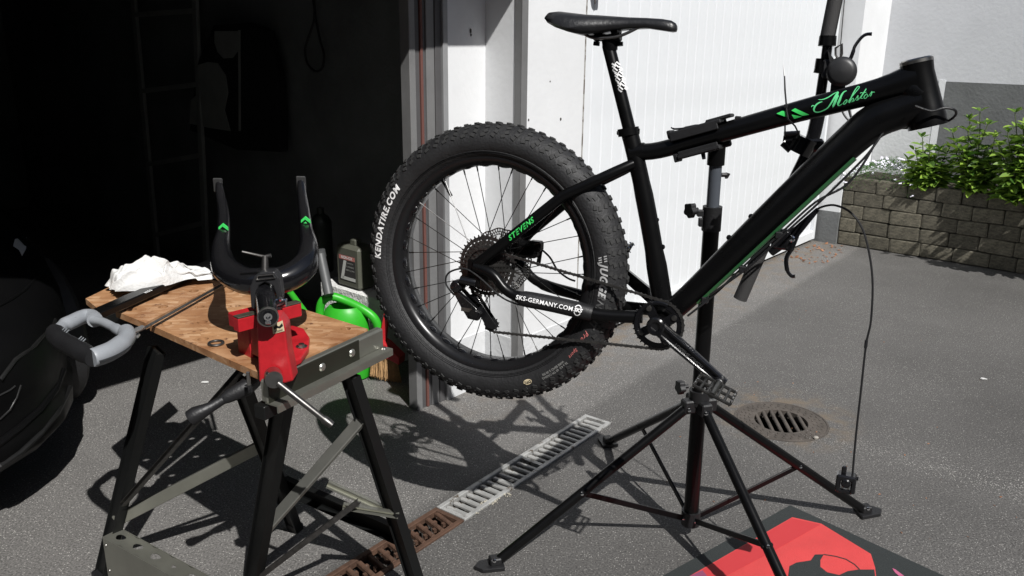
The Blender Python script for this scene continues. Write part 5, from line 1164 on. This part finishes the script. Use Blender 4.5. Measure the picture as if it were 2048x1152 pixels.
# fork
fk = thing('suspensionless_fork', 'black rigid bicycle fork with green chevrons clamped in the red vise', 'fork', atY(530, 580, 1.85))
SE = atY(536, 634, 1.655); SF = atY(527, 562, 1.86)
m = MB(); m.tube([SE, SF], .0212, 28); sax = (SF - SE).normalized(); build('steerer', m, blkg, fk, True)
m = MB(); m.lathe(SE, -sax, [(.0216, -.006), (.0220, .001), (.0190, .0018), (.0182, -.012), (.0001, -.012)], 28); build('steerer_rim', m, stl, fk, True)
m = MB(); m.lathe(SE + ZU * .003 - sax * .004, -sax, [(.0085, 0), (.0085, .004), (.0050, .004), (.0048, -.002), (.0001, -.002)], 16); m.box(SE - ZU * .010 - sax * .003, X1 * .006, ZU * .004, Y1 * .004, bev=.001); build('star_nut', m, chm, fk, True)
ap = [(502, 616), (499, 575), (508, 553), (520, 545), (548, 543), (558, 556), (563, 590), (560, 622), (552, 622), (552, 590), (546, 572), (530, 564), (517, 572), (512, 590), (513, 622)]
m = MB(); m.prism([atY(x_, y_, 1.775) for x_, y_ in ap], V((0, .03, 0))); build('guide_block', m, M('anthracite_casting', (.028, .028, .030), .4, .3), fk, bevel=.003)
m = MB(); 
for a, b in (((513, 560), (550, 556)), ((515, 552), (546, 549)), ((513, 560), (515, 552)), ((550, 556), (546, 549))): m.tube([atY(*a, 1.772), atY(*b, 1.772)], .0014, 6)
build('slot_frame', m, stl, fk, True)
m = MB(); m.tube([atY(530, 548, 1.80), atY(530, 512, 1.81)], [.009, .0065], 12); m.tube([atY(484, 503, 1.80), atY(528, 513, 1.81), atY(542, 511, 1.81)], [.0025, .0035, .0045], 8); build('clamp_screw', m, stld, fk, True)
q = MB(); q.box(atY(563, 605, 1.74), X1 * .012, Y1 * .006, ZU * .009, bev=.002); q.ball(atY(560, 598, 1.735), .006, 8); build('bolt', q, chm, fk, True)
fp = [(438, 368, 2.20), (441, 392, 2.17), (447, 425, 2.12), (447, 462, 2.05), (442, 500, 1.98), (452, 538, 1.92), (488, 560, 1.88), (530, 562, 1.87), (572, 557, 1.88), (608, 532, 1.92), (617, 494, 1.98), (612, 458, 2.05), (608, 422, 2.12), (604, 390, 2.17), (602, 364, 2.20)]
fr_ = [.009, .012, .0145, .0165, .023, .032, .032, .032, .032, .032, .023, .0165, .0145, .012, .009]
P_ = spline(fp, 5); m = MB(); m.tube([atY(*p) for p in P_], [fr_[min(14, i // 5)] + (fr_[min(14, i // 5 + 1)] - fr_[min(14, i // 5)]) * (i % 5) / 5 for i in range(len(P_))], 22, up=(0, 0, 1)); fbl = build('blades', m, M('fork_black_gloss', (.006, .006, .007), .2, coat=.5), fk, True)
m = MB()
for px in ((432, 362), (606, 358)): m.box(atY(px[0] + (4 if px[0] < 500 else -4), px[1] + 8, 2.20), X1 * .012, Y1 * .004, Z1 * .018, bev=.002)
build('dropouts', m, M('worn_grey_alloy', (.09, .09, .09), .45, .7, var=.3), fbl)
for cx, cy, Y, sl in ((446, 452, 2.030, -.10), (611, 438, 2.045, -.10)):
    for k in (0, 1):
        m = MB(); m.prism([atY(cx + x_, cy + y_ + k * 11, Y) for x_, y_ in ((-9, 2), (-1, -5), (9, 3), (10, 9), (-1, 1), (-9, 8))], V((0, .006, 0))); build('chevron', m, grn, fbl)
m = MB(); m.tube([atY(*p) for p in spline([(632, 505, 2.02), (645, 540, 2.3), (655, 575, 2.6), (660, 600, 2.9)], 4)], .006, 8)

# ---- hacksaw
hs = thing('hacksaw', 'hacksaw with a grey and black D-shaped handle lying across the workbench end', 'hacksaw', gz(190, 670, ZT + .015))
ZH = ZT + .018
def hz(*p): return [gz(x_, y_, ZH + (z_ if len((x_, y_, z_)) else 0)) for x_, y_, z_ in p]
m = MB(); m.tube(hz(*[tuple(q) for q in spline([(118, 660, .004), (112, 668, 0), (124, 682, 0), (150, 696, 0), (175, 710, 0), (188, 716, 0)], 4)]), [.018, .020, .022, .023, .023] + [.0225] * 11 + [.020] * 5, 16); gr_ = build('grip', m, blkp, hs, True)
m = MB(); m.tube(hz(*[tuple(q) for q in spline([(184, 716, 0), (200, 711, 0), (222, 702, 0), (243, 688, 0), (254, 674, 0), (252, 664, 0)], 4)]), [.020, .0215, .0215, .0215] + [.022] * 9 + [.020] * 8, 18)
m.tube(hz(*[tuple(q) for q in spline([(116, 662, .002), (126, 652, .003), (145, 643, .003), (165, 634, .002), (182, 633, 0), (190, 640, 0)], 4)]), [.015] * 5 + [.018] * 8 + [.019] * 8, 14)
m.tube(hz(*[tuple(q) for q in spline([(186, 640, 0), (205, 644, .002), (224, 653, .002), (240, 662, .002), (252, 668, 0)], 4)]), [.011] * 10 + [.013] * 7, 12)
build('handle_frame', m, hackg, hs, True)
ep = [(196, 712), (204, 703), (222, 696), (240, 684), (256, 668), (261, 672), (262, 686), (248, 699), (228, 708), (210, 716), (199, 718)]
q = [gz(x_, y_, ZH) for x_, y_ in ep]; cc = sum(q, V((0, 0, 0))) / len(q); dvv = (O3 - cc); dvv.z *= .2; dvv.normalize()
m = MB(); m.prism([gz(x_, y_, ZH - .004) + dvv * .0195 for x_, y_ in ep], dvv * .003); build('end_panel', m, blkp, hs, bevel=.001)
m = MB(); m.lathe(gz(145, 637, ZH + .012), ZU, [(.0095, 0), (.0095, .004), (.006, .0045), (.0055, .001), (.0001, .001)], 18); build('tension_knob', m, hackg, hs, True)
m = MB()
for cx, cy in ((128, 664), (161, 682)):
    for k in range(3): a_ = gz(cx + k * 4 - 4, cy + k * 2.5 - 3, ZH + .0195); b3 = gz(cx + k * 4 + 2, cy + k * 2.5 - 9, ZH + .0185); m.tube([a_, b3], .0013, 6)
build('grip_marks', m, hackg, gr_)
m = MB(); A_, B_ = gz(186, 632, ZH + .002), gz(436, 522, ZH + .002); beam(m, A_, B_, .040, .020, side=(B_ - A_).cross(ZU), bev=.003); A2 = gz(452, 563, ZH - .006); beam(m, B_, A2, .014, .012); build('bow', m, blk, hs)
bt_ = (B_ - A_).normalized(); bn_ = ZU.cross(bt_).normalized(); cp_ = gz(296, 583, ZH + .0125)
lettering('HSS', lambda x, y: cp_ + bt_ * x + bn_ * y, wht, hs, .014, shear=.3, bold=.0006, space=1.4)
m = MB(); A_, B_ = gz(276, 663, ZH - .004), gz(450, 566, ZH - .004); beam(m, A_, B_, .012, .0012, side=(B_ - A_).cross(ZU), bev=.0002); build('blade', m, stld, hs)
m = MB(); m.tube([gz(262, 668, ZH), gz(288, 656, ZH)], .0035, 10); m.prism([gz(x_, y_, ZH + .004) for x_, y_ in ((266, 667), (270, 658), (284, 652), (290, 654), (282, 661))], ZU * .003); m.prism([gz(x_, y_, ZH - .010) for x_, y_ in ((264, 668), (276, 665), (281, 671), (276, 677), (268, 676))], ZU * .003); build('wing_nut', m, M('bright_zinc', (.5, .5, .5), .35, .8), hs, bevel=.001)
# ---- rag
rg_ = MB(); NA, NB = 90, 56; A_, B_ = gz(222, 583, ZT + .012), gz(420, 552, ZT + .012); rt = (B_ - A_); rl = rt.length; rt.normalize(); rn = ZU.cross(rt).normalized()
for i in range(NA + 1):
    a = i / NA
    Hh = .088 * (1 - ((a - .36) / .44) ** 2) if a < .5 else .079 - .125 * (a - .5); Hh = max(.012, Hh) * min(1, (a / .12) ** .5 + .15)
    hw_ = .068 * (.50 + .5 * sin(pi * min(1, a * 1.25 + .1))) + .012; hw_ += .018 * noise.noise(V((a * 5, 3.3, 0)))
    for j in range(NB + 1):
        b = -1 + 2 * j / NB
        p3 = V((a * 3.6 + b * .7, b * 1.2 - a * .8, 1.7)); r1 = 1 - min(1, sqrt(noise.noise(p3) ** 2 + .004) * 2.6); r2 = 1 - sqrt(noise.noise(p3 * 2.1 + V((5, 1, 2))) ** 2 + .003) * 2.2; r3 = noise.noise(p3 * 5)
        h = Hh * max(0, 1 - b * b) ** .5 * (.42 + .40 * r1 + .26 * r2 + .04 * r3) ; dx = .02 * noise.noise(V((a * 4, b * 3, 9))); dy = .016 * noise.noise(V((a * 5, b * 4, 4)))
        rg_.v.append(A_ + rt * (a * rl + dx) + rn * (b * hw_ + dy) + ZU * max(.001, h) + V((0, 0, .012 if b < -.2 and a < .8 else .004)))
for i in range(NA):
    for j in range(NB): k = i * (NB + 1) + j; rg_.f.append((k, k + NB + 1, k + NB + 2, k + 1))
rag = build('rag', rg_, cloth, origin=A_, smooth=True, angle=180); tag(rag, 'crumpled white cotton rag with grey oil stains lying on the workbench beside the hacksaw', 'rag')
sm_ = rag.modifiers.new('subd', 'SUBSURF'); sm_.levels = 1; sm_.render_levels = 1
m = MB(); c = gz(432, 686, ZT + .0035); m.tube([c + V((cos(a) * .0165, sin(a) * .0165, 0)) for a in [2 * pi * k / 28 for k in range(28)]], .0032, 8, closed=True); tag(build('clamp_ring', m, stld, origin=c, smooth=True), 'small dark metal ring lying alone on the chipboard bench top', 'ring')

# ================================================================== THINGS BEHIND THE BENCH
wc = thing('watering_can', 'bright green plastic watering can standing behind the workbench', 'watering can', gz(700, 765))
cb_ = gz(697, 752); cY = cb_.y
m = MB(); el_ = [(.0, .0), (.085, .0), (.098, .008), (.106, .05), (.106, .17), (.100, .26), (.090, .315), (.070, .335), (.064, .330), (.060, .25)]
m.lathe(cb_, ZU, el_, 36)
for i, v_ in enumerate(m.v): d_ = v_ - cb_; m.v[i] = cb_ + V((d_.x * 1.0, d_.y * .8, d_.z))
build('body', m, canm, wc, True)
m = MB(); m.tube([atY(*p) for p in spline([(648, 660, cY), (640, 630, cY), (644, 604, cY), (662, 593, cY), (690, 601, cY), (725, 618, cY - .02), (748, 636, cY - .03), (758, 660, cY - .03), (760, 690, cY - .03), (752, 715, cY - .02)], 5)], .019, 14); build('handle', m, canm, wc, True)
m = MB(); m.tube([atY(668, 700, cY), atY(640, 668, cY), atY(608, 622, cY - .02), atY(580, 584, cY - .04)], [.030, .020, .014, .0135], 14); build('spout', m, canm, wc, True)
br_ = thing('hand_broom', 'small hand broom with red block and straw bristles leaning by the garage jamb', 'broom', gz(775, 765))
bq = gz(778, 764); bY = bq.y
m = MB(); m.prism([atY(x_, y_, bY - .02) for x_, y_ in ((740, 690), (758, 680), (772, 690), (799, 716), (798, 731), (750, 706), (742, 703))], V((.02, .055, .0))); m.prism([atY(x_, y_, bY + .0) for x_, y_ in ((757, 683), (765, 640), (772, 600), (779, 601), (775, 645), (770, 690))], V((.005, .022, 0))); build('broom_block', m, redpl, br_, bevel=.004)
m = MB()
for k in range(420):
    f = random.random(); x0, y0 = 744 + 52 * f, 703 + 28 * f; dp = random.uniform(-.015, .04); a = atY(x0, y0 - 3, bY + dp); b = atY(x0 - 1 + random.uniform(-5, 5) + 6 * f, 752 + 16 * f + random.uniform(-5, 2), bY + dp + random.uniform(-.01, .01)); m.tube([a, b], [.0011, .0008], 3, cap=False)
build('bristles', m, bris, br_, stuff=True)
cn = thing('oil_canister', 'grey plastic canister with a printed warning label on the white ledge', 'canister', onS(720, 585, -3.66))
c0_ = onS(716, 585, -3.78); cw_, chh = .085, .20; c0_.z = LZ + .004
m = MB(); m.box(c0_ + ZU * (chh / 2 + .0), FD * .055, FN * cw_, ZU * chh / 2, bev=.012); m.box(c0_ + ZU * (chh + .012), FD * .02, FN * .02, ZU * .014, bev=.004); cbdy = build('body', m, M('olive_grey_plastic', (.09, .092, .072), .5), cn)
m = MB(); ff_ = c0_ - FD * .0562 + ZU * .095; m.prism([ff_ + FN * -.058 - ZU * .06, ff_ + FN * .058 - ZU * .06, ff_ + FN * .058 + ZU * .062, ff_ - FN * .058 + ZU * .062], -FD * .0008); lb2 = build('label', m, M('black_label', (.035, .033, .033), .6), cbdy)
m = MB(); m.prism([ff_ - FD * .001 + FN * a + ZU * b for a, b in ((-.057, .040), (.057, .040), (.057, .060), (-.057, .060))], -FD * .0006); m2 = build('label_band', m, M('faded_red_label', (.42, .16, .14), .6), cbdy)
m = MB(); m.prism([ff_ - FD * .001 + FN * a + ZU * b for a, b in ((-.050, -.056), (-.030, -.056), (-.004, .036), (-.024, .036))], -FD * .0006); m.prism([ff_ - FD * .001 + FN * a + ZU * b for a, b in ((-.04, -.057), (.056, -.057), (.056, -.042), (-.034, -.042))], -FD * .0006); build('label_band', m, M('grey_label', (.5, .5, .48), .6), cbdy)
lettering('NON-OX', lambda x, y: ff_ - FD * .002 + FN * x + ZU * (y + .050), wht, cbdy, .019, bold=.0004)
for k, s_ in enumerate(('CAUTION', 'FLAMMABLE', 'KEEP CLOSED')): lettering(s_, lambda x, y: ff_ - FD * .002 + FN * (x + .022) + ZU * (y + .026 - k * .017), M('label_text', (.4, .4, .38), .6), cbdy, .010)
pp_ = thing('grey_pipe', 'grey plastic pipe leaning behind the fork next to the green can', 'pipe', atY(658, 600, 3.7))
m = MB(); m.tube([atY(640, 505, 3.6), atY(658, 590, 3.5)], .021, 16); m.tube([atY(639, 500, 3.6), atY(642, 514, 3.6)], .024, 16); build('tube', m, M('grey_pvc', (.075, .078, .08), .5), pp_, True)
dcn = thing('dark_drum', 'tall dark cylinder standing against the garage side wall behind the canister', 'drum', onS(640, 600, -3.62))
p = onS(650, 590, -3.72); p.z = LZ + .002; m = MB(); m.lathe(p, ZU, [(.0001, 0), (.05, 0), (.052, .01), (.052, .25), (.035, .28), (.018, .29), (.018, .32), (.0001, .32)], 24); build('body', m, M('dark_green_steel', (.03, .035, .03), .35, .3), dcn, True)
# ---- inside the dark bay
ld = thing('aluminium_ladder', 'aluminium ladder leaning upright against the inner garage wall in the dark', 'ladder', onS(300, 620, -3.55))
alu = M('dull_aluminium', (.26, .27, .26), .5, .1, var=.15)
r1 = [onS(262, -60, -3.52), onS(311, 470, -3.60)]; r2 = [onS(388, -60, -3.52), onS(410, 450, -3.60)]
for r in (r1, r2):
    m = MB(); e_ = (r[1] - r[0]) * 1.25; beam(m, r[0] - e_ * .1, r[0] + e_, .045, .022, side=FN); build('rail', m, alu, ld)
for k in range(7):
    f = -.12 + k * .28; a = r1[0].lerp(r1[1], f); b = r2[0].lerp(r2[1], f - .01); m = MB(); beam(m, a, b, .028, .022, side=ZU); build('rung', m, alu, ld)
ct = thing('hanging_overalls', 'dark work overalls with pale panels hanging on the inner garage wall', 'overalls', onS(470, 150, -3.52))
m = MB(); m.prism([onS(x_, y_, -3.56) for x_, y_ in ((425, 50), (490, 45), (530, 60), (552, 150), (560, 305), (470, 300), (378, 262), (392, 130))], FD * .06); bdy = build('cloth', m, M('dark_navy_cloth', (.006, .006, .008), .95), ct, bevel=.012)
m = MB(); m.prism([onS(x_, y_, -3.562) for x_, y_ in ((430, 62), (480, 62), (478, 100), (466, 116), (448, 117), (436, 104), (430, 85))], -FD * .004); build('pale_panel', m, M('pale_cloth', (.24, .25, .24), .9, var=.1), bdy)
m = MB(); m.prism([onS(x_, y_, -3.562) for x_, y_ in ((416, 124), (436, 126), (452, 150), (457, 185), (450, 220), (462, 262), (420, 256), (380, 247), (383, 200), (394, 190), (396, 130))], -FD * .004); build('pale_panel', m, MATS['pale_cloth'], bdy)
m = MB(); m.prism([onS(x_, y_, -3.564) for x_, y_ in ((477, 60), (481, 60), (482, 262), (478, 262))], -FD * .003); build('trim', m, MATS['pale_cloth'], bdy)
lp_ = thing('hanging_cable', 'dark cable hanging in a long narrow loop on the inner garage wall', 'cable', onS(630, 60, -3.5))
m = MB(); m.tube([onS(*p) for p in spline([(618, -40, -3.5), (628, 10, -3.5), (632, 40, -3.5), (640, 80, -3.5), (648, 110, -3.5), (644, 136, -3.5), (630, 142, -3.5), (614, 125, -3.5), (611, 95, -3.5), (622, 60, -3.5), (629, 30, -3.5), (626, -40, -3.5)], 5)], .006, 8); build('loop', m, blkp, lp_, True)

# ---- parked car, only its front corner in view
from mathutils.bvhtree import BVHTree
car = thing('parked_car', 'black car parked in the dark garage, only its front corner and headlight visible', 'car', W(-6.0, -2.5))
lv = [(.17, -.36, .80), (.20, -.29, .86), (.24, -.25, .885), (.30, -.245, .89), (.34, -.27, .885), (.42, -.255, .895), (.50, -.25, .90), (.60, -.28, .90), (.68, -.36, .895), (.74, -.50, .88), (.80, -.80, .86), (.90, -1.5, .80), (1.0, -1.9, .74), (1.2, -2.2, .68), (1.40, -2.75, .58), (1.42, -3.2, .55)]
CS = -5.83; m = MB(); NQ = 40
for z_, of, hw_ in lv:
    back = -4.7 if z_ < 1 else -4.5
    for k in range(NQ):
        a = 2 * pi * k / NQ; ca, sa = cos(a), sin(a); ex = .52; x_ = (abs(ca) ** ex) * (1 if ca > 0 else -1); y_ = (abs(sa) ** ex) * (1 if sa > 0 else -1)
        if y_ > 0: y_ -= .10 * x_ * x_ * min(1, y_ * 1.5)
        m.v.append(W(CS + x_ * hw_, (of + back) / 2 + y_ * (of - back) / 2, z_))
for i in range(len(lv) - 1):
    for k in range(NQ): m.f.append((i * NQ + k, i * NQ + (k + 1) % NQ, (i + 1) * NQ + (k + 1) % NQ, (i + 1) * NQ + k))
m.f += [tuple(reversed(range(NQ))), tuple((len(lv) - 1) * NQ + k for k in range(NQ))]
body = build('body', m, carp, car, True, angle=50); bvh = BVHTree.FromPolygons([tuple(v) for v in m.v], m.f)
def hit(px, py, lift=.004):
    r = ray(px, py).normalized(); h = bvh.ray_cast(O3, r)
    return (h[0] - r * lift) if h[0] is not None else None
def patch(pts, name, mat, th=.006, lift=.006):
    P = [hit(x_, y_, lift) for x_, y_ in pts]
    if all(p is not None for p in P): m = MB(); m.prism(P, (O3 - P[0]).normalized() * th); return build(name, m, mat, car, bevel=.002)
def line(pts, name, mat, r_=.004):
    P = [hit(x_, y_, .001) for x_, y_ in pts]; P = [p for p in P if p is not None]
    if len(P) > 2: m = MB(); m.tube(P, r_, 8); return build(name, m, mat, car, True)
patch([(2, 520), (14, 500), (28, 478), (44, 468), (58, 474), (62, 495), (54, 520), (36, 534), (4, 540)], 'headlight', M('smoked_lens', (.10, .11, .115), .12, coat=.6))
patch([(30, 478), (54, 474), (52, 498), (44, 512), (38, 500), (26, 492)], 'reflector', M('reflector_grey', (.5, .52, .54), .4, .1), th=.008, lift=.010)
line([(-20, 620), (0, 610), (20, 600), (50, 580), (80, 550)], 'bumper_crease', carp, .006)
line([(-30, 905), (0, 885), (40, 855), (80, 820), (110, 780), (125, 740)], 'lip_edge', carp, .012)
line([(-20, 945), (0, 932), (40, 905), (80, 868), (115, 825), (140, 775), (150, 735)], 'lip_edge', M('lip_plastic', (.006, .006, .006), .45), .010)
line([(0, 760), (30, 720), (70, 690), (110, 640)], 'bumper_crease', MATS['lip_plastic'], .007)
line([(62, 520), (68, 495), (62, 470), (48, 455)], 'lamp_edge', MATS['lip_plastic'], .003)
line([(-30, 850), (0, 838), (20, 820), (34, 795), (42, 770)], 'fog_lamp_trim', M('trim_chrome', (.10, .10, .10), .3, .9), .003)
line([(-30, 800), (0, 790), (20, 780), (30, 772)], 'fog_lamp_trim', MATS['trim_chrome'], .003)
for oo in (-1.25,):
    for sg in (1, -1):
        c = W(CS + sg * .80, oo, .31); m = MB(); m.lathe(c, FD, [(.19, -.09), (.29, -.10), (.31, -.07), (.31, .07), (.29, .09), (.19, .08)], 32, closed=True); wl = build('wheel', m, rub, car, True)
        m = MB(); m.lathe(c, FD, [(.0001, .05), (.05, .05), (.19, .06)], 24); build('wheel_rim', m, stl, wl, True)

# ---- printed mat in the foreground
mt = thing('printed_mat', 'black foam mat with a red print lying on the asphalt in the foreground', 'mat', gz(1590, 1100))
ap_ = gz(1580, 1010, .008); dl = (gz(1335, 1146, .008) - ap_).normalized(); dr2 = (gz(1890, 1152, .008) - ap_).normalized()
m = MB(); m.prism([ap_, ap_ + dl * .95, ap_ + dl * .95 + dr2 * .95, ap_ + dr2 * .95], V((0, 0, -.0075))); build('pad', m, matblk, mt, bevel=.001)
def mz(*p, z=.009): return [gz(1200 + x_ / 2.926, 850 + y_ / 2.926, z) for x_, y_ in p]
m = MB(); m.prism(mz((1125, 540), (1295, 578), (1585, 755), (1610, 835), (1640, 1100), (200, 1100), (525, 884), (620, 830)), V((0, 0, .0004))); build('red_field', m, matred, mt)
m = MB(); m.prism(mz((1120, 546), (1290, 582), (1000, 745), (640, 935), (440, 960), (620, 835), z=.0099), V((0, 0, .0003))); build('red_field', m, matred2, mt)
m = MB(); m.prism(mz((1100, 900), (1110, 825), (1150, 805), (1235, 792), (1258, 758), (1310, 757), (1290, 790), (1290, 830), (1330, 862), (1400, 878), (1450, 855), (1510, 846), (1605, 846), (1640, 1100), (1050, 1100), z=.0103), V((0, 0, .0003))); build('dark_shape', m, matblk, mt)
m = MB(); stroke(m, [(1310, 757), (1380, 768), (1440, 785), (1490, 815), (1520, 845)], 5, lambda x, y: mz((x, y), z=.0106)[0]); build('thin_line', m, matblk, mt)
m = MB(); m.prism(mz((1710, 838), (1728, 845), (1780, 884), (1750, 884), (1725, 862), z=.0088), V((0, 0, .0004))); build('pink_shape', m, M('pink_mat_print', (.45, .10, .20), .75), mt)
m = MB(); m.prism(mz((525, 884), (600, 850), (640, 900), (560, 960), (430, 960), z=.0107), V((0, 0, .0003))); build('purple_shape', m, M('mauve_mat_print', (.22, .05, .11), .75), mt)
